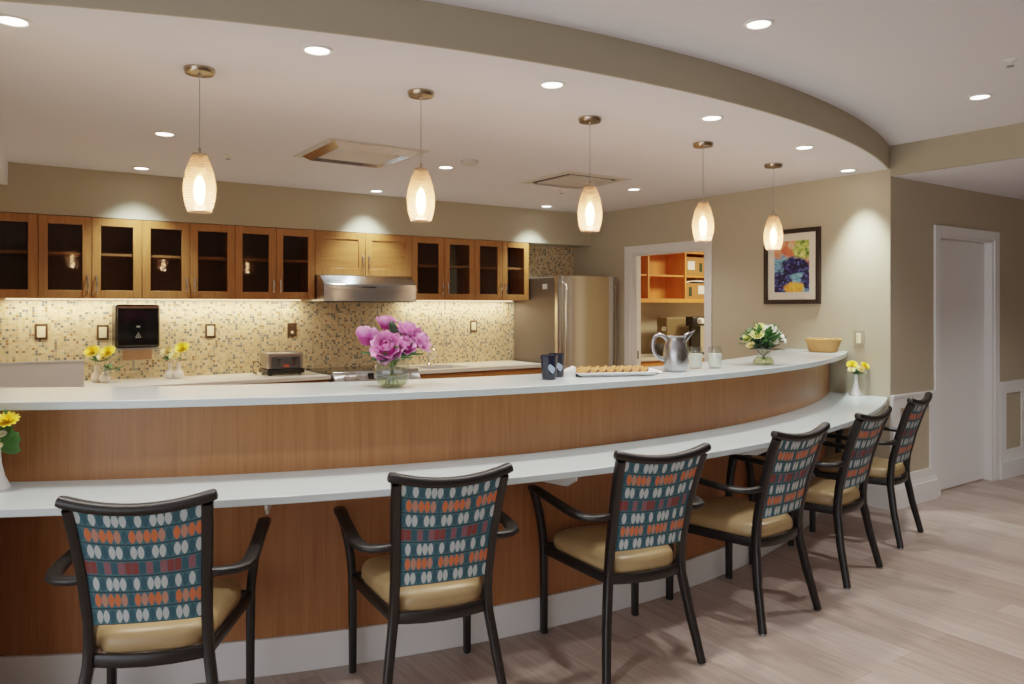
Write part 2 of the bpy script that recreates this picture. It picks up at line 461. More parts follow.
# walls
struct('wall_back', MB().box(XL-.12,10,YB,YB+.12,0,2.6), M['wall'])
struct('wall_left', MB().box(XL-.12,XL,YH,YB,0,2.6), M['wall'])
struct('wall_dining_left', MB().box(-5,XL-.12,YH,YH+.12,0,ZM), M['wall'])
struct('wall_soffit', MB().box(XL,XR,6.178,YB,2.088,ZK), M['wall'])
DY0, DY1, DZ = 4.62, 5.585, 1.97
struct('wall_right', MB().box(XR,XR+.12,YH+.12,DY0,0,ZK+.1).box(XR,XR+.12,DY1,YB,0,ZK+.1).box(XR,XR+.12,DY0,DY1,DZ,ZK+.1)
       .box(XR,XR+.12,YH,YH+.12,0,2.6), M['wall'], smooth=False)
HX0, HX1, HZ = 5.975, 6.87, 1.99
struct('wall_hall', MB().box(XR+.12,HX0,YH,YH+.12,0,2.6).box(HX1,10,YH,YH+.12,0,2.6).box(HX0,HX1,YH,YH+.12,HZ,2.6).box(XR+.005,XR+.12,YH-.002,YH,0,ZH), M['wall_hall'], smooth=False)
struct('wall_dining_back', MB().box(-5,10,-5.1,-5,0,ZM), M['wall'])
struct('wall_hall_end', MB().box(9.9,10,-5,YH,0,2.6), M['wall_hall'])
struct('wall_backsplash', MB().box(XL,XR,YB-.012,YB,Z_WORK,2.088), M['mosaic'])
# pantry behind the doorway
struct('ceiling_pantry', MB().box(XR+.12,8.6,YH+.12,YB,2.44,2.48), M['ceil'])
struct('wall_pantry_end', MB().box(8.6,8.7,YH+.12,YB,0,2.6), M['wall'])

# doorway casing (door_2) with the pocket door's edge and latch
d2 = empty('door_2', (XR,0,0)); d2['kind'] = 'structure'
MB().box(-.018,0,DY0-.075,DY0,0,DZ+.075).box(-.018,0,DY1,DY1+.075,0,DZ+.075).box(-.018,0,DY0,DY1,DZ,DZ+.075).build('casing', M['white'], d2, bevel=.004)
MB().box(0,.12,DY1-.018,DY1,0,DZ).box(0,.12,DY0,DY0+.018,0,DZ).box(0,.12,DY0+.018,DY1-.018,DZ-.018,DZ).build('jamb', M['white'], d2, smooth=False)
MB().box(.045,.075,DY1-.04,DY1-.0185,.01,DZ-.02).build('door_edge', M['white'], d2)
MB().box(.052,.068,DY1-.043,DY1-.0405,.92,1.0).build('latch', M['plate'], d2)
# hall door
d1 = empty('door_1', (0,YH,0)); d1['kind'] = 'structure'
MB().box(HX0-.08,HX0,-.018,0,0,HZ+.075).box(HX1,HX1+.082,-.018,0,0,HZ+.075).box(HX0,HX1,-.018,0,HZ,HZ+.075).build('casing', M['white'], d1, bevel=.004)
MB().box(HX0,HX0+.015,0,.12,0,HZ).box(HX1-.015,HX1,0,.12,0,HZ).box(HX0+.015,HX1-.015,0,.12,HZ-.015,HZ).build('jamb', M['white'], d1, smooth=False)
MB().box(HX0+.016,HX1-.016,.06,.10,.012,HZ-.02).build('door_panel', M['white'], d1)
MB().box(HX0+.03,HX0+.09,.052,.0595,1.08,1.105).build('flush_pull', M['grey'], d1, bevel=.002)
# wainscot and baseboards on the hall wall
def wainscot(name, x0, x1, stiles):
    mb = MB().box(x0,x1,YH-.022,YH,.715,.80).box(x0,x1,YH-.03,YH,.795,.812).box(x0,x1,YH-.022,YH,.16,.235)
    for a, b in stiles: mb.box(a,b,YH-.022,YH,.235,.715)
    struct(name, mb, M['white'], smooth=False)
wainscot('trim_2', XR, HX0-.08, [(XR,XR+.10),(HX0-.155,HX0-.08)])
wainscot('trim_3', HX1+.082, 9.9, [(HX1+.082,7.06),(7.37,7.47),(8.5,8.6)])
struct('trim_4', MB().box(XR+.1,HX0-.155,YH-.006,YH-.002,.235,.715).box(7.06,7.37,YH-.006,YH-.002,.235,.715).box(7.47,8.5,YH-.006,YH-.002,.235,.715), M['khakirecess'])
def base(name, x0, x1):
    poly = [(YH-.028,0),(YH,0),(YH,.165),(YH-.022,.165),(YH-.026,.15),(YH-.028,.13)]
    poly = [(YH-.034,0),(YH,0),(YH,.175),(YH-.024,.175),(YH-.028,.15),(YH-.034,.142)]
    struct(name, MB().prism_x(poly, x0, x1), M['white'], smooth=False)
struct('baseboard_right', MB().box(XR-.03,XR-.0005,YH,3.42,0,.145).box(XR-.022,XR-.0005,YH,3.42,.145,.175), M['white'], smooth=False)
base('baseboard_hall', XR-.03, HX0-.08); base('baseboard_hall_far', HX1+.082, 9.9)

# ------------------------------------------------------------------ bar
t = thing('serving_bar', (0,0,0), 'curved wood-veneer front of the serving bar with white kick board', 'bar')
MB().arc(4.93, R_PANEL, .145, Z_LOW-.028).build('panel', M['barwood'], t, ang=60)
MB().arc(4.95, R_PANEL+.014, 0, .145).build('kick_board', M['white'], t, ang=60, bevel=.003)
MB().arc(4.97, R_RISER, Z_LOW-.028, Z_TOP-.03).build('riser', M['barwood'], t, ang=60)
lc = thing('dining_ledge', (0,0,0), 'lower curved white quartz ledge where the chairs pull up', 'counter')
MB().arc(R_RISER+.001, R_LOW, Z_LOW-.028, Z_LOW).build('slab', M['quartz'], lc, ang=60, bevel=.003)
for a in (-19.6, -7.4, 4.9, 17.0):
    b = MB().prism_x([(0,0),(.40,0),(.40,-.018),(.33,-.055),(0,-.09)], -.005, .005)
    x, y = polar(a, R_PANEL+.002)
    b.v = [(p[0], -p[1], p[2]) for p in b.v]
    b.build('bracket', M['white'], lc, (x,y,Z_LOW-.0285), rad(a))
tag(MB().arc(4.80, R_TOP, Z_TOP-.03, Z_TOP).build('raised_worktop', M['quartz'], ang=60, bevel=.003), 'raised curved white quartz top of the serving bar', 'counter')

# ------------------------------------------------------------------ chairs
def lerp(tab, z):
    for (z0, a), (z1, b) in zip(tab, tab[1:]):
        if z <= z1:
            t = (z-z0)/(z1-z0); return a+(b-a)*t
    return tab[-1][1]
POST_X = [(0,.224),(.2,.196),(.38,.170),(.5,.168),(.65,.174),(.80,.184),(.90,.191)]
POST_Y = [(0,-.268),(.2,-.222),(.38,-.192),(.5,-.203),(.65,-.238),(.80,-.286),(.90,-.328)]
def px_(z): return lerp(POST_X, z)
def py_(z): return lerp(POST_Y, z)
def make_chair():
    t = thing('dining_armchair', (0,0,0), 'x', 'chair', 'armchairs along the bar')
    f = M['chairframe']
    for sgn in (-1, 1):
        zs = [0.006,.1,.2,.3,.36,.42,.5,.58,.65,.72,.80,.868]
        lg = MB().tube([(sgn*px_(z), py_(z), z) for z in zs], [(.0165, .020) if z > .3 else (.0145+.002*z/.3,.0165+.0035*z/.3) for z in zs], 16, (0,1,0), sq=.55).build('leg', f, t)
        MB().lathe([(0,0),(.011,0),(.012,.006),(.009,.012),(0,.012)], 12, (sgn*px_(0), py_(0), 0)).build('glide', M['grey'], lg)
        pts = [(.237,.250,.006),(.237,.250,.2),(.238,.251,.39),(.243,.253,.45),(.252,.254,.51),(.265,.255,.57),(.277,.255,.615),(.283,.255,.636)]
        lg = MB().tube([(sgn*a,b,c) for a,b,c in pts], [(.0145,.0165),(.0155,.018)]+[(.016,.0185)]*2+[(.016,.019),(.016,.020),(.016,.022),(.016,.023)], 16, (0,1,0), sq=.55).build('leg', f, t)
        MB().lathe([(0,0),(.011,0),(.012,.006),(.009,.012),(0,.012)], 12, (sgn*.237,.25,0)).build('glide', M['grey'], lg)
        arm = [(.176,-.228,.634),(.212,-.226,.631),(.247,-.212,.629),(.274,-.182,.629),(.286,-.13,.630),(.289,-.06,.633),(.288,.05,.638),(.287,.14,.642),(.286,.21,.645),(.286,.264,.647),(.286,.272,.647)]
        w = [(.016,.013),(.019,.013),(.022,.013),(.024,.013),(.0245,.013),(.0235,.013),(.0225,.013),(.0225,.013),(.024,.013),(.024,.013),(.019,.009)]
        MB().tube([(sgn*a,b,c) for a,b,c in arm], w, 16, sq=.7).build('armrest', f, t)
    # seat frame: side, front and bowed rear rails
    mb = MB()
    for sgn in (-1, 1):
        mb.tube([(sgn*.170,-.19,.375),(sgn*.205,.03,.375),(sgn*.236,.25,.375)], (.011,.021), 12, sq=.6)
    mb.tube([(x,.252+.012*(1-(x/.236)**2),.375) for x in (-.236,-.15,-.07,0,.07,.15,.236)], (.011,.021), 12, sq=.6)
    mb.tube([(x,-.19-.034*(1-(x/.170)**2),.375) for x in (-.170,-.13,-.07,0,.07,.13,.170)], (.011,.021), 12, sq=.6)
    mb.build('seat_frame', f, t)
    # seat cushion
    def outline(k, n=48):
        a = 2*PI*k/n; c, s = math.cos(a), math.sin(a)
        e = 2/4.5
        x = math.copysign(abs(c)**e, c); y = math.copysign(abs(s)**e, s)
        w = .200 + .034*y
        return x*w, .026 + y*.238
    rings = [(.90,.388),(.97,.391),(1.0,.402),(1.0,.420),(.985,.436),(.95,.448),(.86,.459),(.6,.467),(.3,.470),(.01,.471)]
    P = []; F = []; n_ = 48
    for sc, z in rings:
        for k in range(n_):
            x, y = outline(k); P.append((x*sc, .028+(y-.028)*sc, z))
    for i in range(len(rings)-1):
        for k in range(n_): F.append((i*n_+k, i*n_+(k+1)%n_, (i+1)*n_+(k+1)%n_, (i+1)*n_+k))
    F += [tuple(range(n_)), tuple((len(rings)-1)*n_+k for k in range(n_))]
    mb = MB(); mb.add(P, F); mb.build('seat', M['vinyl'], t, ang=70)
    # upholstered back
    def back(off):
        def fn(u, v):
            s = 2*u-1
            zt = .850 + .024*s*s; zb = .492 - .004*s*s
            z = zb + (zt-zb)*v
            x = s*(px_(z)-.010)
            y = py_(z) - .020*(1-s*s) + off
            return (x, y, z)
        return fn
    mb = MB(); nu, nv = 16, 14
    mb.grid(back(-.012), nu, nv, True); b0 = (nu+1)*(nv+1)
    mb.grid(back(.018), nu, nv, True)
    def edge(i, j): return j*(nu+1)+i
    for i in range(nu):
        for j in (0, nv): mb.f.append((edge(i,j), edge(i+1,j), b0+edge(i+1,j), b0+edge(i,j)))
    for j in range(nv):
        for i in (0, nu): mb.f.append((edge(i,j), edge(i,j+1), b0+edge(i,j+1), b0+edge(i,j)))
    mb.build('backrest', M['fabric'], t)
    # crest rail: a shallow bow with upturned ends
    xs = [-.217,-.213,-.200,-.17,-.13,-.09,-.045,0,.045,.09,.13,.17,.200,.213,.217]
    mb = MB().tube([(x, -.335+.022*(x/.224)**2, .860+.034*(x/.224)**2) for x in xs], [(.010,.009),(.019,.016)]+[(.022,.0175)]*11+[(.019,.016),(.010,.009)], 16, sq=.8)
    mb.build('crest_rail', f, t)
    return t
chairs = [
 (-22.9, 5.55, -23.0, 'black armchair with leaf-patterned teal back, at the bar end farthest from the hall door'),
 (-13.6, 5.47, -13.3, 'black armchair with leaf-patterned teal back, below the pink peonies, fifth from the hall door'),
 (-4.55, 5.465, -11.0, 'black armchair with leaf-patterned teal back, below the navy tumblers, fourth from the hall door'),
 (3.9, 5.455, 3.2, 'black armchair with leaf-patterned teal back, third from the hall door along the bar'),
 (12.24, 5.44, 10.0, 'black armchair with leaf-patterned teal back, second from the hall door along the bar'),
 (21.25, 5.495, 13.4, 'black armchair with leaf-patterned teal back, beside the wall corner closest to the hall door')]
c0 = make_chair()
for i, (a, r, rot, lab) in enumerate(chairs):
    x, y = polar(a, r)
    if i == 0:
        c0.location = (x,y,0); c0.rotation_euler.z = rad(rot); c0['label'] = lab
    else: dup(c0, (x,y,0), rad(rot), lab)

# ------------------------------------------------------------------ pendants
def make_pendant():
    t = thing('pendant_light', (0,0,ZK), 'x', 'light', 'glass pendants over the bar')
    MB().lathe([(0,0),(.061,0),(.061,-.010),(.056,-.022),(.012,-.026),(.006,-.034),(0,-.034)], 32).build('canopy', M['nickel'], t)
    MB().tube([(0,0,-.03),(0,0,-.34)], .0022, 8).build('cord', M['grey'], t)
    s = MB().lathe([(0,-.325),(.005,-.325),(.007,-.345),(.028,-.349),(.030,-.357),(.012,-.36),(.016,-.365),(.016,-.41),(0,-.41)], 24).build('socket', M['nickel'], t)
    prof = [(.028,-.357),(.041,-.385),(.054,-.425),(.062,-.468),(.064,-.495),(.061,-.530),(.053,-.565),(.045,-.588)]
    MB().lathe(prof, 40).build('shade', M['shade'], t, solid=.003)
    MB().ellipsoid((0,0,-.500), (.022,.022,.060), 16, 10).build('bulb', M['bulb'], t)
    return t
pl = ['ribbed glass pendant with glowing bulb, fifth from the fruit picture', 'ribbed glass pendant hanging above the pink peonies, fourth from the fruit picture',
      'ribbed glass pendant hanging in front of the fridge corner, third from the fruit picture', 'ribbed glass pendant hanging in front of the pantry doorway',
      'ribbed glass pendant hanging in front of the fruit picture']
p0 = make_pendant()
for i, (x, y) in enumerate(((.715,3.301),(1.622,3.085),(2.57,3.017),(3.524,3.098),(4.447,3.285))):
    if i == 0: p0.location = (x,y,ZK); p0['label'] = pl[0]
    else: dup(p0, (x,y,ZK), 0, pl[i])
    L = bpy.data.lights.new('pendant_glow', 'POINT'); L.energy = 2.2; L.color = (1,.80,.64); L.shadow_soft_size = .03
    o = bpy.data.objects.new('pendant_glow', L); COL.objects.link(o); o.location = (x,y,ZK-.55)

# ------------------------------------------------------------------ downlights
def make_dl():
    t = thing('downlight', (0,0,0), 'x', 'light', 'recessed downlights')
    MB().lathe([(.046,0),(.060,0),(.059,-.005),(.048,-.007),(.043,-.002)], 32, close=True).build('trim_ring', M['trimring'], t)
    MB().lathe([(0,-.004),(.044,-.004),(.044,-.001),(0,-.001)], 32).build('lens', M['lens'], t)
    return t
DL = [(.067,3.10,ZK,'recessed downlight in the kitchen ceiling above the bar end with the vase of yellow flowers'),
 (1.03,2.80,ZK,'recessed downlight near the curved bulkhead between the two pendants farthest from the picture'),
 (2.04,2.65,ZK,'recessed downlight near the curved bulkhead above the navy tumblers'),
 (3.08,2.65,ZK,'recessed downlight near the curved bulkhead above the milk glasses'),
 (4.12,2.82,ZK,'recessed downlight near the curved bulkhead, next to the pendant before the picture'),
 (5.075,3.12,ZK,'recessed downlight washing the khaki wall beside the fruit picture'),
 (.82,4.65,ZK,'recessed downlight mid kitchen ceiling beside the pendant farthest from the picture'),
 (2.64,4.65,ZK,'recessed downlight mid kitchen ceiling next to the smoke detector'),
 (4.43,4.64,ZK,'recessed downlight mid kitchen ceiling between the flush vent and the pantry doorway'),
 (.89,5.90,ZK,'recessed downlight by the soffit above the paper towel dispenser'),
 (2.70,5.94,ZK,'recessed downlight by the soffit above the range hood'),
 (4.48,5.91,ZK,'recessed downlight by the soffit above the end of the wall cabinets'),
 (2.56,1.96,ZM,'recessed downlight in the higher dining ceiling over the chairs'),
 (4.44,1.96,ZM,'recessed downlight in the higher dining ceiling nearest the sprinkler')]
l0 = make_dl()
def spot(x, y, z, e, col=(1,.93,.84), size=125, blend=.9, soft=.05, tx=0, ty=0):
    L = bpy.data.lights.new('downlight_beam', 'SPOT'); L.energy = e; L.color = col
    L.spot_size = rad(size); L.spot_blend = blend; L.shadow_soft_size = soft
    o = bpy.data.objects.new('downlight_beam', L); COL.objects.link(o); o.location = (x,y,z); o.rotation_euler = (rad(tx), rad(-ty), 0)
for i, (x, y, z, lab) in enumerate(DL):
    if i == 0: l0.location = (x,y,z); l0['label'] = lab
    else: dup(l0, (x,y,z), 0, lab)
    if z == ZM: spot(x, y, z-.03, 42, (1,.97,.95))
    elif y > 5.8: spot(x, y, z-.03, 46, (.86,1,.98), 84, 1.0, tx=15)
    elif x > 5: spot(x, y, z-.03, 85, (.90,1,.93), 62, 1.0, ty=10)
    elif y > 4: spot(x, y, z-.03, 34, (1,.92,.82))
    else: spot(x, y, z-.03, 34, (1,.93,.85), 110)
# further ceiling lights of the dining room, behind the viewpoint
for x, y in ((.6,1.96),(6.6,1.4),(.6,-.6),(2.6,-.6),(4.44,-.2)):
    spot(x, y, (ZM if x < XR else ZH)-.03, 40, (1,.97,.95))

# ------------------------------------------------------------------ ceiling fittings
t = thing('ceiling_vent', (1.96,4.55,ZK), 'square chrome-rimmed ceiling vent with a bright panel', 'vent', 'ceiling vents')
def ring(a, b, z0, z1):
    P = [(-a,-a,z0),(a,-a,z0),(a,a,z0),(-a,a,z0),(-b,-b,z1),(b,-b,z1),(b,b,z1),(-b,b,z1)]
    return P, [(i,(i+1)%4,4+(i+1)%4,4+i) for i in range(4)]
mb = MB(); mb.add(*ring(.33,.33,0,-.003)); mb.add(*ring(.33,.285,-.003,-.004)); mb.build('face_plate', M['vent'], t, smooth=False)
mb = MB(); mb.add(*ring(.285,.24,-.004,-.034)); mb.add(*ring(.24,.205,-.034,-.018)); mb.build('frame', M['chrome'], t, smooth=False)
MB().box(-.205,.205,-.205,.205,-.018,-.010).build('panel', M['vent'], t)
t = thing('ceiling_vent', (3.74,4.58,ZK), 'flush square ceiling vent in painted metal with dark slots', 'vent', 'ceiling vents')
mb = MB(); mb.add(*ring(.31,.305,0,-.008)); mb.add(*ring(.305,.25,-.008,-.010)); mb.build('frame', M['vent'], t, smooth=False)
MB().box(-.25,.25,-.25,.25,-.003,-.001).build('slot', M['darkgap'], t)
MB().prism([(-.205,-.205),(.205,-.205),(.205,.205),(-.205,.205)], -.014, -.005).build('panel', M['vent'], t)
def sprinkler(x, y, z, lab):
    t = thing('sprinkler_head', (x,y,z), lab, 'sprinkler', 'ceiling sprinklers')
    MB().lathe([(0,0),(.032,0),(.030,-.006),(.012,-.008),(.007,-.012),(.007,-.028),(0,-.028)], 20).build('body', M['trimring'], t)
    MB().lathe([(0,-.028),(.016,-.028),(.016,-.031),(0,-.031)], 16).build('deflector', M['grey'], t)
sprinkler(1.274,5.08,ZK,'small sprinkler head by the pendant farthest from the picture')
sprinkler(3.97,5.02,ZK,'small sprinkler head beyond the flush ceiling vent')
sprinkler(3.90,1.59,ZM,'small white sprinkler head in the dining ceiling')
tag(MB().lathe([(0,0),(.06,0),(.058,-.02),(.045,-.03),(.02,-.032),(0,-.032)], 28).build('smoke_detector', M['vent'], loc=(2.66,4.36,ZK)), 'flat round detector beside the downlight behind a pendant', 'detector')

# ------------------------------------------------------------------ wall cabinets
YC = 6.17
def bow_handle(zc, x, y, ln=.115, parent=None, name='handle'):
    pts = [(x,y,zc-ln/2),(x,y-.018,zc-ln/2+.008),(x,y-.028,zc-ln*.2),(x,y-.030,zc),(x,y-.028,zc+ln*.2),(x,y-.018,zc+ln/2-.008),(x,y,zc+ln/2)]
    return MB().tube(pts, .0064, 8, (1,0,0)).build(name, M['chrome'], parent)
def door(t, x0, x1, z0, z1, yf, hx, glazed, hz, fw=.058):
    g = .002
    mb = MB().box(x0+g,x0+fw,yf,yf+.02,z0+g,z1-g).box(x1-fw,x1-g,yf,yf+.02,z0+g,z1-g)
    mb.box(x0+fw,x1-fw,yf,yf+.02,z0+g,z0+fw).box(x0+fw,x1-fw,yf,yf+.02,z1-fw,z1-g)
    d = mb.build('door', M['cabwood'], t, bevel=.002, seg=1)
    if glazed: MB().box(x0+fw-.004,x1-fw+.004,yf+.009,yf+.013,z0+fw-.004,z1-fw+.004).build('glass_pane', M['pane'], d)
    else: MB().box(x0+fw-.004,x1-fw+.004,yf+.009,yf+.016,z0+fw-.004,z1-fw+.004).build('panel', M['cabwood_h'], d)
    if hx is not None: bow_handle(hz, hx, yf, parent=d)
    return d
def wall_cabinet(x0, x1, z0, z1, nd, glazed, lab, fw=.058):
    t = thing('wall_cabinet', (0,0,0), lab, 'cabinet', 'wall cabinets above the worktop')
    y0, y1, k = YC+.0205, YB-.014, .018
    MB().box(x0,x0+k,y0,y1,z0,z1).box(x1-k,x1,y0,y1,z0,z1).box(x0+k,x1-k,y0,y1,z0,z0+k).box(x0+k,x1-k,y0,y1,z1-k,z1).build('carcass', M['cabwood'], t, smooth=False)
    MB().box(x0+k,x1-k,y1-.006,y1,z0+k,z1-k).build('back_panel', M['cabin'], t)
    if glazed: MB().box(x0+k,x1-k,y0+.03,y1-.007,(z0+z1)/2+.02,(z0+z1)/2+.038).build('shelf', M['cabshelf'], t)
    w = (x1-x0)/nd
    for i in range(nd):
        a, b = x0+i*w, x0+(i+1)*w
        if nd == 1: hx = a+.03
        else: hx = b-.028 if i == 0 else a+.028
        door(t, a, b, z0, z1, YC, hx, glazed, z0+.105 if glazed else z0+.115, fw)
    return t
ZC0, ZC1 = 1.505, 2.084
wall_cabinet(XL+.002, .282, ZC0, ZC1, 1, True, 'single-door glazed wooden wall cabinet at the end farthest from the fridge')
wall_cabinet(.282, .934, ZC0, ZC1, 2, True, 'two-door glazed wooden wall cabinet above the pair of bud vases')
wall_cabinet(.934, 1.601, ZC0, ZC1, 2, True, 'two-door glazed wooden wall cabinet above the paper towel dispenser')
wall_cabinet(1.601, 2.25, ZC0, ZC1, 2, True, 'two-door glazed wooden wall cabinet above the toaster')
wall_cabinet(2.25, 3.154, 1.712, ZC1, 2, False, 'short wooden wall cabinet with solid doors above the range hood', .062)
wall_cabinet(3.154, 3.823, ZC0, ZC1, 2, True, 'two-door glazed wooden wall cabinet immediately beside the range hood above the sink')
wall_cabinet(3.823, 4.458, ZC0, ZC1, 2, True, 'two-door glazed wooden wall cabinet closest to the fridge')

# range hood
t = thing('range_hood', (0,0,0), 'stainless steel range hood under the short solid-door cabinet', 'hood')
hx0, hx1, hf = 2.256, 3.100, 5.98
MB().prism_x([(YB-.014,1.490),(hf,1.490),(hf,1.632),(hf+.10,1.706),(YB-.014,1.706)], hx0, hx1).build('canopy', M['steel_h'], t, smooth=False, bevel=.003)
MB().box(hx0-.002,hx1+.002,hf-.006,hf-.0005,1.588,1.596).build('trim_strip', M['chrome'], t)
MB().box(hx0+.33,hx0+.46,hf-.004,hf-.0005,1.604,1.612).build('button_strip', M['darkgap'], t)
MB().box(hx0+.02,hx1-.02,hf+.03,YB-.03,1.482,1.4895).build('filter_panel', M['darkgap'], t)

# under-cabinet light strips
for x0, x1, lab in ((.10,2.20,'slim lit strip under the cabinets on the toaster side'),(3.20,4.40,'slim lit strip under the cabinets on the sink side')):
    t = tag(MB().box(x0,x1,6.38,6.40,ZC0-.010,ZC0-.001).build('light_rail', M['strip']), lab, 'light', 'under-cabinet light strips')
    L = bpy.data.lights.new('strip_glow', 'AREA'); L.shape = 'RECTANGLE'; L.size = x1-x0; L.size_y = .05; L.energy = 8.5*(x1-x0)/2; L.color = (1,.83,.58)
    o = bpy.data.objects.new('strip_glow', L); COL.objects.link(o); o.location = ((x0+x1)/2, 6.39, ZC0-.02); o.rotation_euler.x = rad(8)

# ------------------------------------------------------------------ base units and worktops
YW = 5.865
def base_unit(x0, x1, lab):
    t = thing('base_cabinet', (0,0,0), lab, 'cabinet', 'base cabinets')
    MB().box(x0,x1,YW+.045,YB-.014,.1,Z_WORK-.032).box(x0,x1,YW+.10,YB-.014,0,.1).build('carcass', M['cabwood'], t, smooth=False)
    d = MB().box(x0+.003,x1-.003,YW+.024,YW+.0445,Z_WORK-.19,Z_WORK-.045).build('drawer', M['cabwood_h'], t, bevel=.002)
    xm = (x0+x1)/2
    MB().tube([(xm-.06,YW+.024,Z_WORK-.115),(xm-.05,YW-.002,Z_WORK-.115),(xm+.05,YW-.002,Z_WORK-.115),(xm+.06,YW+.024,Z_WORK-.115)], .0058, 8).build('handle', M['nickel'], d)
    for a, b, hx in ((x0,xm,xm-.03),(xm,x1,xm+.03)): door(t, a, b, .11, Z_WORK-.195, YW+.0245, hx, False, Z_WORK-.29)
for x0, x1, lab in ((XL+.003,.70,'wooden base cabinet under the bud vases beside the grey partition'),(.70,1.485,'wooden base cabinet below the paper towel dispenser'),(1.485,2.27,'wooden base cabinet below the toaster, beside the range'),
                    (3.06,3.745,'wooden sink cabinet beside the range'),(3.745,4.43,'wooden base cabinet beside the fridge')):
    base_unit(x0, x1, lab)
tag(MB().box(XL+.002,2.272,YW,YB-.0125,Z_WORK-.03,Z_WORK).build('kitchen_worktop', M['workquartz'], bevel=.003), 'pale kitchen worktop carrying the toaster and bud vases', 'worktop', 'kitchen worktops')
# sink side with a cut-out for the basin
w = MB(); sx0, sx1, sy0, sy1 = 3.22, 3.66, 5.97, 6.33
w.box(3.055,sx0,YW,YB-.0125,Z_WORK-.03,Z_WORK).box(sx1,4.44,YW,YB-.0125,Z_WORK-.03,Z_WORK).box(sx0,sx1,YW,sy0,Z_WORK-.03,Z_WORK).box(sx0,sx1,sy1,YB-.0125,Z_WORK-.03,Z_WORK)
tag(w.build('kitchen_worktop', M['workquartz'], smooth=False), 'pale kitchen worktop with the sink, beside the fridge', 'worktop', 'kitchen worktops')
t = thing('sink', (3.44,6.15,Z_WORK), 'stainless sink set in the worktop beside the range', 'sink')
MB().box(-.222,.222,-.182,.182,-.031,-.0305).build('rim', M['steel'], t)
t = thing('faucet', (3.44,6.385,Z_WORK), 'small chrome swan-neck faucet at the sink', 'faucet')
MB().lathe([(0,0),(.026,0),(.024,.012),(.014,.02),(.014,.06),(0,.062)], 20).build('base', M['chrome'], t)
MB().tube([(0,0,.05),(0,0,.11),(0,-.02,.145),(0,-.06,.16),(0,-.10,.15),(0,-.12,.125)], .009, 10, (1,0,0)).build('spout', M['chrome'], t)
MB().tube([(.01,0,.055),(.05,-.01,.075),(.075,-.015,.085)], .006, 8).build('lever', M['chrome'], t)

# range
t = thing('electric_range', (0,0,0), 'stainless electric range with front knobs below the hood', 'range')
rx0, rx1 = 2.282, 3.046
MB().box(rx0,rx1,YW-.02,YB-.02,.04,.885).box(rx0+.03,rx1-.03,YW+.03,YB-.03,0,.04).build('body', M['steel_dark'], t, smooth=False)
MB().box(rx0,rx1,YW-.0,YB-.02,.8855,.905).build('cooktop', M['blackglass'], t, bevel=.003)
cp = MB().prism_x([(YW-.075,.80),(YW-.0205,.80),(YW-.0205,.884),(YW-.001,.8855),(YW-.001,.912),(YW-.02,.915),(YW-.075,.825)], rx0, rx1).build('control_panel', M['steel_h'], t, smooth=False, bevel=.003)
ca = math.atan2(.09, .055)
for xx in (rx0+.10, rx0+.20, rx1-.20, rx1-.10):
    M3 = Matrix.Rotation(PI/2-(PI/2-ca), 3, 'X') if False else Matrix.Rotation(ca, 3, 'X')
    kc = (xx, YW-.0475-.002, .870+.001)
    MB().lathe([(0,0),(.021,0),(.021,.006),(.017,.010),(.015,.026),(0,.027)], 18, kc, Matrix.Rotation(ca, 3, 'X')).build('knob', M['chrome'], cp)
mb = MB()
for xx in (-.09,.09):
    pass
mb.add([(rx0+.29,YW-.062,.8482),(rx1-.29,YW-.062,.8482),(rx1-.29,YW-.033,.8957),(rx0+.29,YW-.033,.8957)], [(0,1,2,3)])
mb.build('display', M['blackglass'], cp, solid=.002)
MB().tube([(rx0+.08,YW-.02,.74),(rx0+.08,YW-.07,.74),(rx1-.08,YW-.07,.74),(rx1-.08,YW-.02,.74)], .011, 8).build('oven_handle', M['chrome'], t)
MB().box(rx0+.005,rx1-.005,YW-.034,YW-.0205,.20,.79).build('oven_door', M['blackglass'], t, bevel=.003)

# fridge
t = thing('refrigerator', (4.478,5.72,0), 'stainless refrigerator with a long handle, in the kitchen corner', 'refrigerator')
FW, FH = .765, 1.742
MB().box(0.004,FW-.004,.062,.745,.03,FH-.012).build('body', M['steel_dark'], t, bevel=.006)
def fdoor(name, z0, z1):
    def fn(u, v):
        s = 2*u-1
        return (FW*u, -.018*(1-s*s)+.012*(abs(s)**8), z0+(z1-z0)*v)
    mb = MB().grid(fn, 24, 1)
    n0 = 25
    mb.add([(FW*i/24, .055, z0) for i in range(25)] + [(FW*i/24, .055, z1) for i in range(25)], [(i,i+1,26+i,25+i) for i in range(24)])
    for i in range(24):
        mb.f.append((i,i+1,50+i+1,50+i)); mb.f.append((25+i,25+i+1,75+i+1,75+i))
    mb.f.append((0,50,75,25)); mb.f.append((24,74,99,49))
    return mb.build(name, M['steel_v'], t, ang=50)
d = fdoor('door', .62, FH)
MB().tube([(.045,0,.80),(.045,-.055,.82),(.045,-.062,.90),(.045,-.066,1.2),(.045,-.062,1.58),(.045,-.055,1.66),(.045,0,1.68)], .012, 10, (1,0,0)).build('handle', M['chrome'], d)
MB().box(.69,.715,-.006,-.0025,1.62,1.645).build('badge', M['grey'], d)
d = fdoor('freezer_drawer', .06, .61)
MB().tube([(.08,0,.54),(.08,-.06,.54),(FW-.08,-.06,.54),(FW-.08,0,.54)], .012, 10).build('handle', M['chrome'], d)
MB().box(-.0012,.0032,.18,.25,1.615,1.665).build('sticker', M['paper'], t)

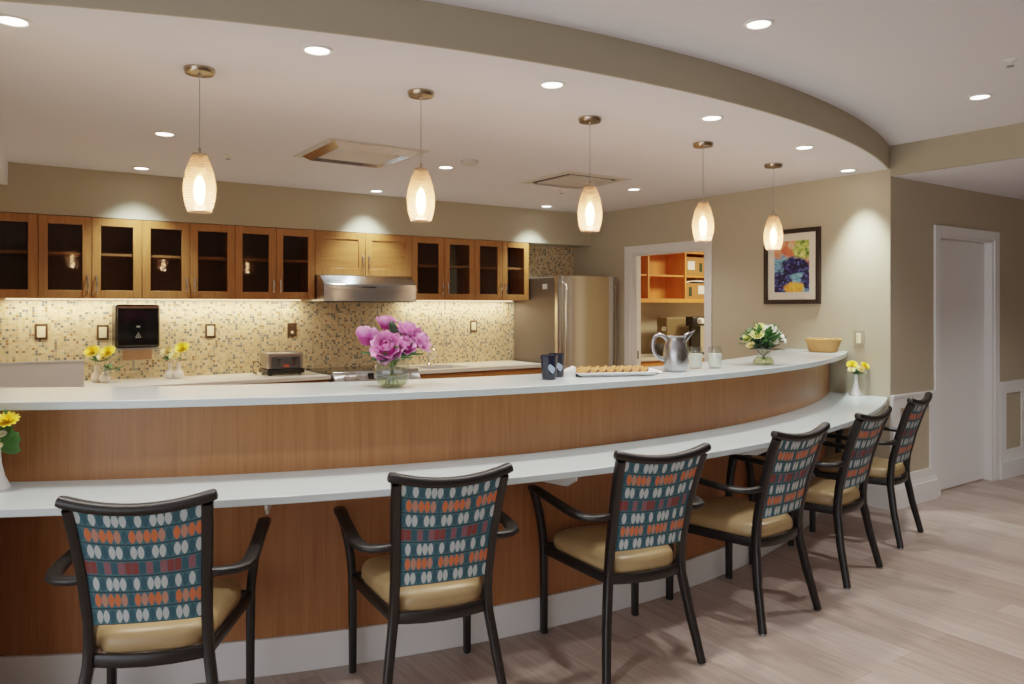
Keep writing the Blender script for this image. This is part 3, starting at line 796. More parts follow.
# paper towel dispenser
t = thing('towel_dispenser', (.925,YB-.0125,0), 'black paper towel dispenser on the mosaic wall with a towel hanging out', 'dispenser')
MB().box(-.153,.153,-.20,0,1.135,1.462).build('housing', M['black'], t, bevel=.02, seg=3)
c = MB().box(-.140,.140,-.213,-.2005,1.15,1.43).build('front_cover', M['blackglass'], t, bevel=.01)
MB().box(-.140,.140,-.212,-.2005,1.433,1.45).build('top_band', plain('dispenser_band', (150,120,100), .35), t, bevel=.004)
MB().box(-.012,.012,-.2155,-.2135,1.29,1.302).build('button', M['greyedge'], c)
mb = MB().tube([(-.018,-.2155,1.215),(0,-.2155,1.252),(.018,-.2155,1.215),(-.018,-.2155,1.215)], .0022, 6, (0,1,0)); mb.tube([(0,-.2155,1.215),(0,-.2155,1.24)], .0022, 6, (0,1,0))
mb.build('emblem', M['greyedge'], c)
MB().box(-.150,.150,-.205,-.19,1.122,1.134).build('tear_bar', M['grey'], t)
MB().box(-.10,.10,-.172,-.169,1.045,1.134).build('towel', M['tissue'], t)

# outlets and switches on the mosaic
for x, z, kind, lab in ((.316,1.262,1,'cream switch in a bronze plate above the grey partition'),(.712,1.25,1,'cream switch in a bronze plate beside the towel dispenser, above the paired bud vases'),
        (1.488,1.247,1,'cream switch in a bronze plate on the toaster side of the towel dispenser'),(2.161,1.245,0,'dark bronze outlet plate above the toaster'),(4.0,1.248,1,'cream switch in a bronze plate on the mosaic above the sink side worktop')):
    t = thing('wall_switch' if kind else 'wall_outlet', (x,YB-.0125,z), lab, 'switch' if kind else 'outlet', 'plates on the mosaic wall')
    MB().box(-.041,.041,-.006,0,-.058,.058).build('cover_plate', M['plate'], t, bevel=.002)
    if kind: MB().box(-.026,.026,-.011,-.0065,-.040,.040).build('rocker', M['cream'], t, bevel=.002)
    else:
        for dz in (-.022,.022): MB().lathe([(0,0),(.013,0),(.012,.003),(0,.003)], 16, (0,-.0065,dz), Matrix.Rotation(PI/2,3,'X')).build('socket', M['cream'] if dz < 0 else M['plate'], t)
t = thing('wall_switch', (XR,3.163,1.212), 'light switch in a nickel plate on the khaki wall above the white vase', 'switch')
MB().box(-.006,0,-.042,.042,-.062,.062).build('cover_plate', plain('nickel_plate', (178,164,140), .4, .2), t, bevel=.002)
MB().box(-.011,-.0065,-.018,.018,-.036,.036).build('rocker', M['cream'], t, bevel=.002)

# toaster
t = thing('toaster', (1.985,6.22,Z_WORK), 'four-slice stainless toaster with black base on the worktop', 'toaster')
MB().box(-.155,.155,-.12,.12,.012,.05).build('base', M['black'], t, bevel=.008)
MB().box(-.148,.148,-.11,.11,.0505,.185).build('shell', plain('toaster_steel', (176,168,158), .34, .9), t, bevel=.014, seg=3)
MB().box(-.118,.118,-.122,-.1105,.055,.150).build('front_panel', plain('toaster_front', (98,98,104), .3, .5), t, bevel=.003)
for dx in (-.062,.062):
    MB().box(dx-.004,dx+.004,-.127,-.1225,.075,.145).build('lever_slot', M['darkgap'], t)
    MB().box(dx-.022,dx+.022,-.15,-.1275,.128,.142).build('lever', M['black'], t, bevel=.003)
    for dy in (-.05,.04): MB().box(dx-.05,dx+.05,dy-.012,dy+.012,.1855,.187).build('slot', M['darkgap'], t)
MB().box(-.022,.022,-.124,-.1225,.066,.086).build('label_badge', M['orange'], t)
for dx in (-.12,.12):
    for dy in (-.09,.09): MB().lathe([(0,0),(.012,0),(.012,.0118),(0,.0118)], 12, (dx,dy,0)).build('foot', M['black'], t)
tag(MB().tube([(1.828,6.25,.965),(1.80,6.25,1.0),(1.775,6.255,.995),(1.763,6.26,.955),(1.772,6.27,.91),(1.80,6.29,.896),(1.82,6.36,.896),(1.82,6.45,.896)], .005, 8).build('power_cord', M['black']), 'black cord looping out of the toaster end', 'cord')

# grey partition
t = thing('low_partition', (0,5.0,0), 'plain grey low partition with pale top edge behind the bar', 'partition')
MB().box(XL+.002,.453,0,.03,0,1.128).build('panel', M['greypanel'], t)
MB().box(XL+.002,.455,-.002,.032,1.1285,1.139).build('edge_cap', M['greyedge'], t)

# ------------------------------------------------------------------ flowers
def petal(mb, base, d, side, L, W, cup, curl=.0):
    """cupped petal starting at base, growing along d (unit), width along side"""
    d = Vector(d).normalized(); side = Vector(side).normalized(); nrm = side.cross(d).normalized()
    def fn(u, v):
        s = 2*u-1
        w = W*math.sin(PI*(.12+.80*v))**.7
        p = Vector(base) + d*(L*v) + side*(w*s) + nrm*(cup*(s*s*.5 + v*v*.8*math.copysign(1,1)) ) - nrm*(curl*v**4)
        return tuple(p)
    mb.grid(fn, 4, 4, True)
def peony(loc, R, tilt, az, lab, open_=1.0, mat='pink'):
    """bloom + stem, standing in the bowl vase; loc is the bloom centre, the vase mouth is below"""
    t = thing('peony', loc, lab, 'flower', 'peonies in the glass bowl')
    mb = MB(); ax = Matrix.Rotation(az,3,'Z') @ Matrix.Rotation(tilt,3,'X')
    rnd = random.Random(int(R*1e5)+int(az*100))
    for lay, (cnt, el, Ls, Ws, br) in enumerate([(7,-.15,1.0,.58,.12),(7,.35,.98,.54,.10),(7,.75,.92,.46,.08),(6,1.05,.82,.38,.06),(5,1.3,.70,.30,.04)]):
        for k in range(cnt):
            a = 2*PI*(k+.5*(lay%2))/cnt + rnd.uniform(-.15,.15)
            e = el*open_+(1-open_)*1.15 + rnd.uniform(-.1,.1)
            d = Vector((math.cos(a)*math.cos(e), math.sin(a)*math.cos(e), math.sin(e)))
            sd = Vector((-math.sin(a), math.cos(a), 0))
            b = Vector((math.cos(a), math.sin(a), 0))*br*R + Vector((0,0,-.35*R))
            petal(mb, ax @ b, ax @ d, ax @ sd, R*Ls*rnd.uniform(.92,1.08)*1.05, R*Ws, -R*.42)
    mb.build('bloom', M[mat], t, ang=80)
    mb = MB().ellipsoid(tuple(ax @ Vector((0,0,-.02*R))), (R*.55,R*.55,R*.5), 14, 8, ax)
    mb.build('heart', M['deeppink'], t)
    return t
PV = Vector((1.392,2.905,Z_TOP))
RIGHT = Vector((.823,-.568,0)); FWD = Vector((.568,.823,0))
def at(c, r, u, f=0): return Vector(c) + RIGHT*r + FWD*f + Vector((0,0,u))
t = thing('glass_bowl_vase', PV, 'round clear glass bowl vase holding the pink peonies on the bar', 'vase')
prof = [(0,.004),(.045,.004),(.060,.018),(.073,.045),(.076,.068),(.070,.092),(.058,.112),(.052,.120)]
MB().lathe(prof, 36).build('bowl', M['clear'], t, solid=.003)
MB().lathe([(0,.008),(.045,.008),(.057,.020),(.069,.045),(.070,.052),(0,.052)], 36).build('water', M['water'], t)
pe = [(-.105,.205,-.01,.060,'ball-like pink peony, outermost on the grey partition side',.62,.5,2.2),
      (-.008,.172,-.070,.063,'open pink peony facing out, the front bloom of the bowl',.95,1.05,-.60),
      (-.030,.262,.03,.048,'small closed pink peony, topmost of the bowl',.5,.2,0),
      (.062,.232,.03,.058,'full pink peony behind the dark leaf',.9,.3,.8),
      (.112,.190,.03,.055,'pink peony, outermost on the fridge side',.9,.9,.9),
      (.058,.175,-.035,.044,'small rosy peony tucked beside the front bloom',.8,.8,-.1)]
for r, u, f, R, lab, op, ti, az in pe:
    c = at(PV, r, u, f)
    # the open one turns towards the room
    t = peony(c, R, ti, az, lab, op, 'pink')
    rim = at(PV, r*.22, .118, f*.22) - c; foot = at(PV, -r*.25, .012, -f*.3) - c
    MB().tube([(0,0,-R*.3), tuple(rim*.5+Vector((0,0,.0))), tuple(rim), tuple(foot)], .0032, 8).build('stem', M['stem'], t)
    mb = MB()
    for k in range(2):
        a = az + 2.2*k + r*20
        d = Vector((math.cos(a), math.sin(a), -.15)); s = Vector((-math.sin(a), math.cos(a), 0))
        petal(mb, tuple(rim*.72), d, s, .085, .022, -.014)
    mb.build('leaf', M['leaf'], t, solid=.001)
c = at(PV, .022, .228, -.02)
t = thing('leaf_sprig', c, 'dark pointed leaf standing up among the peonies', 'leaf')
mb = MB(); petal(mb, (0,0,-.03), RIGHT*-.25+Vector((0,0,1)), RIGHT, .082, .019, .010); mb.build('leaf', M['darkleaf'], t, solid=.0012)
rim = at(PV, .005, .118, 0) - c
MB().tube([(0,0,-.03), tuple(rim), tuple(at(PV,0,.02,0)-c)], .002, 6).build('stem', M['stem'], t)
# greenery under the blooms
t = thing('foliage', at(PV,0,.118,0), 'green peony leaves spreading over the rim of the glass bowl', 'leaves')
mb = MB(); rnd = random.Random(3)
for k in range(34):
    a = rnd.uniform(0, 2*PI); e = rnd.uniform(-.25,.7)
    d = Vector((math.cos(a)*math.cos(e), math.sin(a)*math.cos(e), math.sin(e))); s = Vector((-math.sin(a), math.cos(a), 0))
    petal(mb, (0.03*math.cos(a),.03*math.sin(a),.004), d, s, rnd.uniform(.05,.095), rnd.uniform(.014,.022), -.012)
mb.build('leaf_spray', M['leaf'], t, solid=.0008); t['kind'] = 'stuff'

def daisy(c, R, mat, lab, group, foot, n=14, tilt=(0,0,1)):
    t = thing('cut_flower', c, lab, 'flower', group)
    z = Vector(tilt).normalized(); x = z.orthogonal().normalized(); y = z.cross(x)
    mb = MB()
    for lay, (e, L) in enumerate(((.15,1.0),(.55,.85),(.95,.6))):
        for k in range(n-3*lay):
            a = 2*PI*(k+.5*lay)/(n-3*lay)
            d = (x*math.cos(a)+y*math.sin(a))*math.cos(e)+z*math.sin(e); s = y*math.cos(a)-x*math.sin(a)
            petal(mb, (0,0,0), d, s, R*L, R*.2, -R*.06)
    mb.build('bloom', M[mat], t, ang=80)
    f = Vector(foot)-Vector(c)
    MB().tube([(0,0,-.002), tuple(f*.5+Vector((0,0,.004))), tuple(f)], .0018, 6).build('stem', M['stem'], t)
    return t
def foliage(c, R, nl, lab, seed, mat='leaf', up=(0,1.2), W=.016):
    t = thing('foliage', c, lab, 'leaves'); t['kind'] = 'stuff'
    rnd = random.Random(seed); mb = MB()
    for k in range(nl):
        a = rnd.uniform(0,2*PI); e = rnd.uniform(*up); rr = rnd.uniform(.45,1)
        d = Vector((math.cos(a)*math.cos(e), math.sin(a)*math.cos(e), math.sin(e))); s = Vector((-math.sin(a), math.cos(a), 0))
        petal(mb, tuple(d*R*rr*.45), d, s, R*.55, W*rnd.uniform(.7,1.2), -.006)
        mb.tube([(0,0,0), tuple(d*R*rr*.45)], .0012, 5)
    mb.build('leaf_spray', M[mat], t, solid=.0006)
    return t

# flared white vases at both ends of the ledge
def flared_vase(c, lab):
    t = tag(MB().lathe([(0,0),(.044,0),(.045,.006),(.040,.014),(.026,.045),(.017,.085),(.0135,.12),(.016,.150),(.0125,.150),(.010,.12),(0,.11)], 28).build('vase', M['ceramic'], loc=c), lab, 'vase', 'flared white vases on the ledge')
    return t
VR = Vector((5.222,3.150,Z_LOW)); VL = Vector((.024,3.262,Z_LOW))
flared_vase(VR, 'flared white vase with yellow flowers on the ledge by the wall switch')
flared_vase(VL, 'flared white vase with yellow flowers on the ledge, far from the hall door')
for (r,u,f,R,mat,lab) in ((-.026,.215,0,.038,'yellow','large yellow chrysanthemum in the ledge vase by the switch, on the basket side'),(.062,.212,-.02,.034,'yellow','yellow chrysanthemum in the ledge vase by the switch, on the hall side'),
        (-.045,.185,-.03,.024,'pyellow','pale yellow bloom low in the ledge vase by the switch, on the basket side'),(.02,.190,-.035,.030,'pyellow','pale yellow bloom in the ledge vase by the switch, in the middle'),(.038,.172,-.03,.026,'whitepetal','white bloom low in the ledge vase by the switch, on the hall side')):
    c = at(VR, r, u, f)
    c.x = min(c.x, 5.25)
    daisy(c, R*1.15, mat, lab, 'yellow flowers in the ledge vase by the switch', at(VR,0,.12), tilt=(FWD*-.8+RIGHT*r*8+Vector((0,0,.9))))
fo = foliage(at(VR,0,.15,-.01), .07, 26, 'green leaves in the white ledge vase by the switch', 5, W=.011)
fo.scale = (.75,.9,.9)
for (r,u,f,R,mat,lab) in ((.058,.245,-.03,.042,'yellow','yellow chrysanthemum in the ledge vase far from the hall door, highest bloom'),(.022,.155,-.04,.026,'pyellow','pale yellow bloom lowest in the ledge vase far from the hall door'),
        (.045,.20,-.04,.018,'whitepetal','small pale pink bloom in the ledge vase far from the hall door')):
    daisy(at(VL,r,u,f), R, mat, lab, 'yellow flowers in the ledge vase far from the hall door', at(VL,0,.12), tilt=(FWD*-.6+RIGHT*.15+Vector((0,0,1))))
t = thing('foliage', at(VL,.0,.15), 'broad green leaves in the ledge vase far from the hall door', 'leaves', ); t['kind'] = 'stuff'
mb = MB()
for r,u,L,W in ((.8,.35,.095,.034),(.6,.55,.09,.03),(.35,1.0,.13,.024),(.9,-.02,.085,.028),(.5,.9,.09,.026)):
    d = RIGHT*r+Vector((0,0,u))-FWD*.25; petal(mb, (0,0,0), d, Vector((0,0,1))-RIGHT*.4, L*1.1, W, .01)
mb.build('leaf_spray', M['leaf'], t, solid=.0008)

# paired bud vases on the kitchen worktop
def bud_vase(c, lab):
    return tag(MB().lathe([(0,0),(.024,0),(.037,.014),(.041,.032),(.036,.052),(.022,.068),(.016,.085),(.016,.115),(.019,.126),(.014,.126),(.012,.11),(0,.10)], 24).build('bud_vase', M['pinkceramic'], loc=c), lab, 'vase', 'small bud vases on the kitchen worktop')
B1, B2, B3, B4 = Vector((.655,6.33,Z_WORK)), Vector((.70,6.25,Z_WORK)), Vector((1.155,6.33,Z_WORK)), Vector((1.205,6.28,Z_WORK))
bud_vase(B1, 'pale bud vase of the pair closest to the grey partition, on the partition side'); bud_vase(B2, 'pale bud vase of the pair closest to the grey partition, on the dispenser side')
bud_vase(B3, 'pale bud vase of the pair between dispenser and toaster, on the dispenser side'); bud_vase(B4, 'pale bud vase of the pair between dispenser and toaster, on the toaster side')
buds = [(B1,-.02,.225,.045,'yellow','yellow bloom over the pair near the partition, outermost'),(B1,.035,.205,.032,'pyellow','cream bloom over the pair near the partition, inner'),(B2,.035,.225,.045,'yellow','yellow bloom over the pair near the partition, by the dispenser'),
        (B2,0,.19,.034,'pyellow','cream bloom hanging low over the pair near the partition'),(B3,-.01,.205,.042,'pyellow','cream bloom over the pair near the toaster, by the dispenser'),(B4,.04,.235,.046,'yellow','bright yellow bloom over the pair near the toaster'),(B4,-.02,.175,.036,'pyellow','cream bloom lowest over the pair near the toaster')]
for b, r, u, R, mat, lab in buds:
    daisy(at(b,r,u,-.02), R*1.3, mat, lab, 'flowers in the kitchen bud vases', at(b,0,.105), tilt=(FWD*-.8+Vector((0,0,.8))))
foliage(at(B1,.02,.15), .085, 26, 'green leaves over the bud vase pair closest to the partition', 8)
t = foliage(at(B2,.05,.10,-.0), .09, 12, 'green leaves drooping beside the bud vase towards the dispenser', 9, up=(-.3,.6))
foliage(at(B3,.01,.145), .08, 26, 'green leaves over the bud vase pair near the toaster', 10)

# mixed bouquet in a flared clear vase on the bar
BV = Vector((3.700,2.80,Z_TOP))
t = thing('glass_vase', BV, 'flared clear glass vase with the white and lime bouquet, between milk glasses and basket', 'vase')
MB().lathe([(0,.003),(.050,.003),(.062,.012),(.060,.022),(.042,.045),(.034,.065),(.040,.085),(.052,.098)], 32).build('bowl', M['clear'], t, solid=.003)
MB().lathe([(0,.006),(.048,.006),(.056,.016),(.052,.026),(.040,.042),(0,.042)], 32).build('water', M['water'], t)
bq = [(-.055,.175,-.06,.042,'palegreen','lime gerbera, largest bloom in the mixed bouquet'),(-.10,.15,-.01,.034,'palegreen','lime bloom on the pitcher side of the mixed bouquet'),(.03,.195,-.02,.044,'whitepetal','white bloom high in the mixed bouquet'),
      (.075,.165,-.02,.042,'whitepetal','white bloom on the basket side of the mixed bouquet'),(-.02,.215,0,.034,'palegreen','lime bloom topmost of the mixed bouquet'),(.06,.205,.02,.032,'whitepetal','small white bloom at the back of the mixed bouquet'),
      (-.085,.115,-.03,.028,'pyellow','pale yellow bloom low on the pitcher side of the mixed bouquet'),(.035,.14,-.06,.036,'whitepetal','white bloom facing out at the front of the mixed bouquet'),(.11,.14,.01,.030,'whitepetal','small white bloom outermost on the basket side of the mixed bouquet')]
for r,u,f,R,mat,lab in bq:
    daisy(at(BV,r,u,f), R, mat, lab, 'blooms of the mixed bouquet', at(BV,-r*.15,.03,0), tilt=(FWD*-.7+RIGHT*r*6+Vector((0,0,.8))))
foliage(at(BV,0,.11), .150, 120, 'dark green leaves filling the mixed bouquet', 12, 'leaf', (0,1.3), .015)
foliage(at(BV,0,.095,-.02), .115, 50, 'dark leaf sprays hanging low in the mixed bouquet', 13, 'darkleaf', (-.2,.7), .016)
t = thing('bud_sprig', at(BV,-.135,.152,-.02), 'single dark bud sticking out of the mixed bouquet', 'bud')
MB().ellipsoid((0,0,0), (.011,.011,.011), 12, 8).build('bud', M['darkleaf'], t)
MB().tube([(0,0,0), tuple(RIGHT*.06+Vector((0,0,-.025))), tuple(RIGHT*.13+Vector((0,0,-.07)))], .0016, 6).build('stem', M['stem'], t)

# ------------------------------------------------------------------ things on the bar
# wicker basket
t = thing('wicker_basket', (5.095,3.330,Z_TOP), 'round woven wicker basket at the wall end of the bar', 'basket')
def weave(u, v):
    a = 2*PI*u; j = v*14
    r = .095+.029*v+.0022*math.cos(24*a)*math.cos(PI*j)
    return (r*math.cos(a), r*math.sin(a), .004+.086*v)
MB().grid(weave, 144, 28).build('bowl', M['wicker'], t, solid=.004)
MB().lathe([(0,.001),(.094,.001),(.094,.007),(0,.007)], 40).build('base', M['wicker'], t)
mb = MB(); mb.tube([(.124*math.cos(2*PI*k/40), .124*math.sin(2*PI*k/40), .095+.003*math.sin(10*2*PI*k/40)) for k in range(41)], .006, 8, cap=False); mb.build('rim', M['wicker'], t)
# pitcher
P0 = Vector((2.940,2.768,Z_TOP)); zr = math.atan2(RIGHT.y, RIGHT.x)
t = thing('water_pitcher', P0, 'tall polished steel water pitcher with curved handle on the bar', 'pitcher', rz=zr)
MB().lathe([(0,0),(.050,0),(.056,.006),(.061,.03),(.064,.07),(.063,.10),(.056,.14),(.049,.165),(.049,.180),(.052,.184),(.047,.182),(.046,.165),(.052,.14),(.059,.10),(.060,.07),(.057,.03),(.050,.008),(0,.006)], 40).build('body', M['steel'], t)
sp_ = MB()
def spf(u, v):
    a = (u-.5)*1.9
    r0 = .050; base = Vector((r0*math.cos(a), r0*math.sin(a), .150+.034*v))
    out = Vector((.050*v*math.cos(a)**2*1.0, -.030*v*math.sin(a)*1.2*abs(math.cos(a)), .030*v*math.cos(a)**2))
    return tuple(base+out)
sp_.grid(spf, 16, 8); sp_.build('spout', M['steel'], t, solid=.003)
sp2 = MB(); sp2.prism([(.046*math.cos(a), .046*math.sin(a)) for a in [k*2*PI/24 for k in range(24)] if math.cos(a) > -.05], .180, .184); sp2.build('ice_guard', M['steel'], t)
MB().tube([(-.045,0,.165),(-.062,0,.182),(-.085,0,.192),(-.108,0,.180),(-.118,0,.150),(-.116,0,.115),(-.104,0,.085),(-.084,0,.068),(-.060,0,.060)], [(.010,.007)]*9, 10, (0,1,0)).build('handle', M['steel'], t)
# milk glasses
for x, y, lab in ((3.17,2.84,'tumbler of milk on the bar closest to the steel pitcher'),(3.268,2.79,'tumbler of milk on the bar closest to the mixed bouquet')):
    t = thing('milk_glass', (x,y,Z_TOP), lab, 'glass', 'glasses of milk')
    MB().lathe([(0,.002),(.030,.002),(.034,.008),(.038,.035),(.0395,.06),(.038,.09),(.034,.118),(.032,.118),(.0358,.09),(.0373,.06),(.0360,.035),(.032,.010),(0,.009)], 32).build('tumbler', M['clear'], t)
    MB().lathe([(0,.0095),(.0315,.0105),(.0355,.035),(.0369,.06),(.0362,.080),(0,.080)], 32).build('milk', M['milk'], t)
# navy tumblers
for x, y, lab in ((2.137,2.800,'navy ceramic tumbler with pale splash on the bar, standing in front of its twin'),(2.245,2.880,'navy ceramic tumbler on the bar, half hidden behind its twin')):
    t = thing('navy_tumbler', (x,y,Z_TOP), lab, 'tumbler', 'navy tumblers', rz=zr)
    MB().lathe([(0,0),(.030,0),(.033,.004),(.035,.03),(.037,.07),(.040,.108),(.041,.113),(.038,.112),(.034,.07),(.032,.03),(.029,.010),(0,.008)], 32).build('cup', M['navy'], t)
    def fn(u, v):
        a = -PI/2 + (u-.15)*.9; z = .052+.030*(v-.5)*math.sin(PI*min(1,max(0,u*.96+.02)))**.5*2*.6 + .006*math.sin(5*u+1)
        r = .0354+ (z-.03)*.05 + .0012
        return (r*math.cos(a), r*math.sin(a), z)
    MB().grid(fn, 10, 3).build('splash', M['lightblue'], t)
# cookie platter
TP = Vector((2.530,2.810,Z_TOP)); tr_ = rad(-22)
t = thing('serving_platter', TP, 'long white rectangular platter loaded with cookies on the bar', 'platter', rz=tr_)
mb = MB()
def ring2(hx, hy, z): return [(-hx,-hy,z),(hx,-hy,z),(hx,hy,z),(-hx,hy,z)]
lv = [ring2(.175,.085,0), ring2(.205,.112,.020), ring2(.203,.110,.022), ring2(.172,.082,.005)]
for a, b in zip(lv, lv[1:]): mb.add(a+b, [(i,(i+1)%4,4+(i+1)%4,4+i) for i in range(4)])
mb.add(lv[0], [(3,2,1,0)]); mb.add(lv[3], [(0,1,2,3)])
mb.build('dish', M['ceramic'], t, smooth=False, bevel=.001, seg=1)
ck = tag(MB().lathe([(0,-.006),(.020,-.006),(.0235,-.004),(.0245,0),(.0225,.004),(.015,.0065),(0,.007)], 20).build('cookie', M['cookie']), 'x', 'cookie', 'cookies on the platter')
ck_shade = MB().lathe([(0,-.011),(.0215,-.011),(.0225,-.009),(.0215,-.0062),(0,-.0062)], 20).build('gap_shade', M['cookieshade'], ck)  # added dark disc, painting in the shaded gaps between the leaning cookies
rownm = ['front row nearest the chairs', 'middle row', 'back row nearest the kitchen']
cnt = 8; first = True
ordn = ['first','second','third','fourth','fifth','sixth','seventh','eighth','ninth']
for j, yy in enumerate((-.054, 0, .054)):
    for i in range(cnt):
        x = -.150 + .300*i/(cnt-1); lx = x*math.cos(tr_)-yy*math.sin(tr_); ly = x*math.sin(tr_)+yy*math.cos(tr_)
        o = ck if first else ck.copy()
        if not first:
            COL.objects.link(o); q = ck_shade.copy(); COL.objects.link(q); q.parent = o
        first = False
        o.location = (TP.x+lx, TP.y+ly, Z_TOP+.0255)
        o.rotation_euler = (0, rad(-38)+random.uniform(-.10,.10), tr_+random.uniform(-.12,.12))
        o['label'] = 'golden cookie in the %s, %s from the navy tumblers' % (rownm[j], ordn[i])
# napkins
def napkin(c, s, rz, lab, lift):
    def fn(u, v):
        return (s*(u-.5), s*.8*(v-.5), .003+lift*(math.sin(7*u+2*v)*.5+.5)*(.3+v*.7))
    return tag(MB().grid(fn, 14, 12).build('paper_napkin', M['paper'], loc=c, rz=rz, solid=.0015), lab, 'napkin', 'paper napkins by the platter')
napkin(Vector((2.752,2.745,Z_TOP)), .085, .3, 'crumpled white paper napkin between the platter and the pitcher', .022)
t = tag(MB().prism_x([(-.04,.0),(.05,.0),(.05,.004),(-.04,.045)], -.05, .05).build('folded_napkin', M['paper'], loc=(2.318,2.90,Z_TOP), rz=rad(60)), 'folded cream napkin propped between the navy tumblers and the platter', 'napkin', 'paper napkins by the platter')
# serving tongs / sprig end by the platter
# ------------------------------------------------------------------ framed picture on the side wall
t = thing('framed_picture', (XR,3.728,1.765), 'dark-framed watercolour of grapes and fruit on the khaki wall', 'picture')
w2, h2 = .257, .299; fwid = .036
MB().box(-.028,0,-w2,-w2+fwid,-h2,h2).box(-.028,0,w2-fwid,w2,-h2,h2).box(-.028,0,-w2+fwid,w2-fwid,-h2,-h2+fwid).box(-.028,0,-w2+fwid,w2-fwid,h2-fwid,h2).build('frame', M['framewood'], t, bevel=.004)
MB().box(-.012,-.001,-w2+fwid,w2-fwid,-h2+fwid,h2-fwid).build('mat_board', M['mat'], t)
mb = MB(); mb.grid(lambda u, v: (-.0135, .160-.320*u, -.205+.410*v), 4, 4, True); mb.build('print', M['art'], t)

# ------------------------------------------------------------------ pantry seen through the doorway
t = thing('cubby_shelf', (0,0,0), 'orange oak wall cubbies inside the pantry', 'shelf')
yf, yb = 6.19, YB-.001
mb = MB().box(5.60,7.85,yf,yb,2.07,2.09).box(5.60,7.85,yf,yb,1.49,1.512).box(5.60,7.85,yf-.004,yf,1.49,1.535)
for x in (5.60,6.13,6.73,7.27,7.83): mb.box(x,x+.022,yf,yb,1.512,2.07)
mb.build('carcass', M['cubby'], t, smooth=False)
MB().box(5.622,7.83,yf+.02,yb,1.79,1.81).build('shelf', M['cubby'], t)
MB().box(5.60,7.85,yb-.008,yb,1.512,2.07).build('back_panel', M['cubby'], t)
def box_thing(name, x0, x1, y0, y1, z0, z1, mat, lab, lb):
    t = thing(name, ((x0+x1)/2,y0,z0), lab, 'box', 'boxes in the pantry cubbies')
    MB().box(-(x1-x0)/2,(x1-x0)/2,0,y1-y0,0,z1-z0).build('carton', mat, t, bevel=.004)
    a, b, c, d, m = lb
    MB().box(a,b,-.003,-.0005,c,d).build('paper_label', M['paper'], t)
    MB().box(m,m+.05,-.003,-.0005,c*.7,d*.9).build('print_mark', M['darkleaf'], t)
box_thing('storage_box', 6.765,7.25,6.22,6.46,1.8105,2.03, M['cardboard'], 'brown carton with white label in the upper pantry cubby', (-.20,-.08,.07,.17,.0))
box_thing('storage_box', 6.765,7.25,6.22,6.46,1.5125,1.72, M['cardboard'], 'brown carton with white label in the lower pantry cubby', (-.02,.12,.08,.18,-.18))
def cl(u, v): return (6.78+.44*u, 6.215+.2*v, 1.726+.028*math.sin(PI*u)*1.2*(1+.3*math.sin(9*u+4*v))*(.6+.4*math.sin(PI*v)))
tag(MB().grid(cl, 20, 8).build('folded_cloth', M['paper'], solid=.006), 'white folded cloth lying on the lower pantry carton', 'cloth')
tag(MB().box(5.42,8.55,5.86,YB-.001,Z_WORK-.03,Z_WORK).build('pantry_worktop', M['workquartz'], bevel=.003), 'pale worktop inside the pantry', 'worktop')
t = thing('pantry_base_cabinet', (0,0,0), 'orange oak base cabinet under the pantry worktop', 'cabinet')
MB().box(5.42,8.55,5.90,YB-.001,.1,Z_WORK-.0305).box(5.45,8.5,5.96,YB-.01,0,.1).build('carcass', M['cubby'], t, smooth=False)
for k in range(4): MB().box(5.44+.775*k,5.44+.775*k+.76,5.88,5.8995,.12,Z_WORK-.05).build('door', M['cubby'], t, bevel=.003)
t = thing('carry_case', (6.64,6.20,Z_WORK), 'olive brown case standing on the pantry worktop', 'case')
MB().box(-.25,.27,-.05,.12,0,.43).build('case_body', M['olivebox'], t, bevel=.02, seg=3)
MB().lathe([(0,0),(.03,0),(.028,.02),(0,.022)], 16, (-.26,-.02,.30), Matrix.Rotation(-PI/2,3,'Y')).build('knob', M['chrome'], t)
MB().box(.0,.02,-.056,-.0505,.12,.24).build('clasp', M['darkgap'], t)
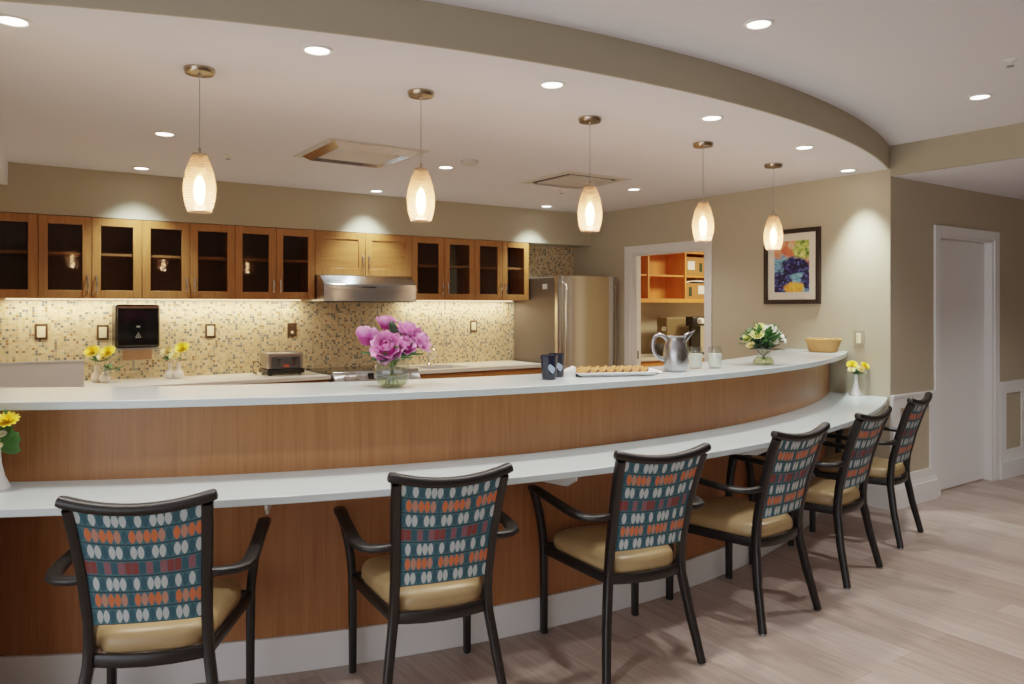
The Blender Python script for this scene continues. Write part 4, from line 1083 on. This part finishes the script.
t = thing('coffee_machine', (6.70,6.00,Z_WORK), 'black coffee machine with white top on the pantry worktop', 'appliance')
MB().box(-.09,.11,-.06,.06,0,.03).build('base', M['black'], t, bevel=.006)
MB().box(-.05,.11,.02,.06,.0305,.33).build('column', M['black'], t, bevel=.006)
MB().box(-.11,.12,-.06,.06,.3305,.44).build('head', M['black'], t, bevel=.012)
MB().lathe([(0,0),(.035,0),(.035,.05),(.028,.06),(0,.06)], 20, (-.01,-.062,.39), Matrix.Rotation(PI/2,3,'X')).build('dial', M['ceramic'], t)
t = tag(MB().ellipsoid((0,0,.075), (.10,.09,.075), 20, 10).build('dark_bundle', M['darkgap'], loc=(6.16,6.05,Z_WORK)), 'dark rounded bundle on the pantry worktop behind the pitcher handle', 'bundle')

# ------------------------------------------------------------------ light and view
def area(x, y, z, sx, sy, e, col, rx=0):
    L = bpy.data.lights.new('soft_light', 'AREA'); L.shape = 'RECTANGLE'; L.size = sx; L.size_y = sy; L.energy = e; L.color = col
    o = bpy.data.objects.new('soft_light', L); COL.objects.link(o); o.location = (x,y,z); o.rotation_euler.x = rx
    return o
area(7.0, 5.0, 2.41, .6, .6, 42, (1,.80,.52))           # pantry ceiling light
W = bpy.data.worlds.new('ambient'); scene.world = W; W.use_nodes = True
bgn = W.node_tree.nodes['Background']; bgn.inputs[0].default_value = (.93,.95,1,1); bgn.inputs[1].default_value = 1.9

cam = bpy.data.cameras.new('camera'); co = bpy.data.objects.new('camera', cam); COL.objects.link(co)
co.location = (0,0,H_EYE)
th = math.atan2(1103, 760)
co.rotation_euler = (PI/2, 0, th-PI/2)
cam.sensor_width = 36; cam.lens = 760*36/1024; cam.shift_y = -36/1024
cam.clip_start = .05
scene.camera = co
scene.view_settings.view_transform = 'Filmic'
scene.view_settings.look = 'Medium Contrast'
scene.view_settings.exposure = 0.62
scene.cycles.use_denoising = True
scene.cycles.max_bounces = 10; scene.cycles.transparent_max_bounces = 16
scene.cycles.sample_clamp_indirect = 6
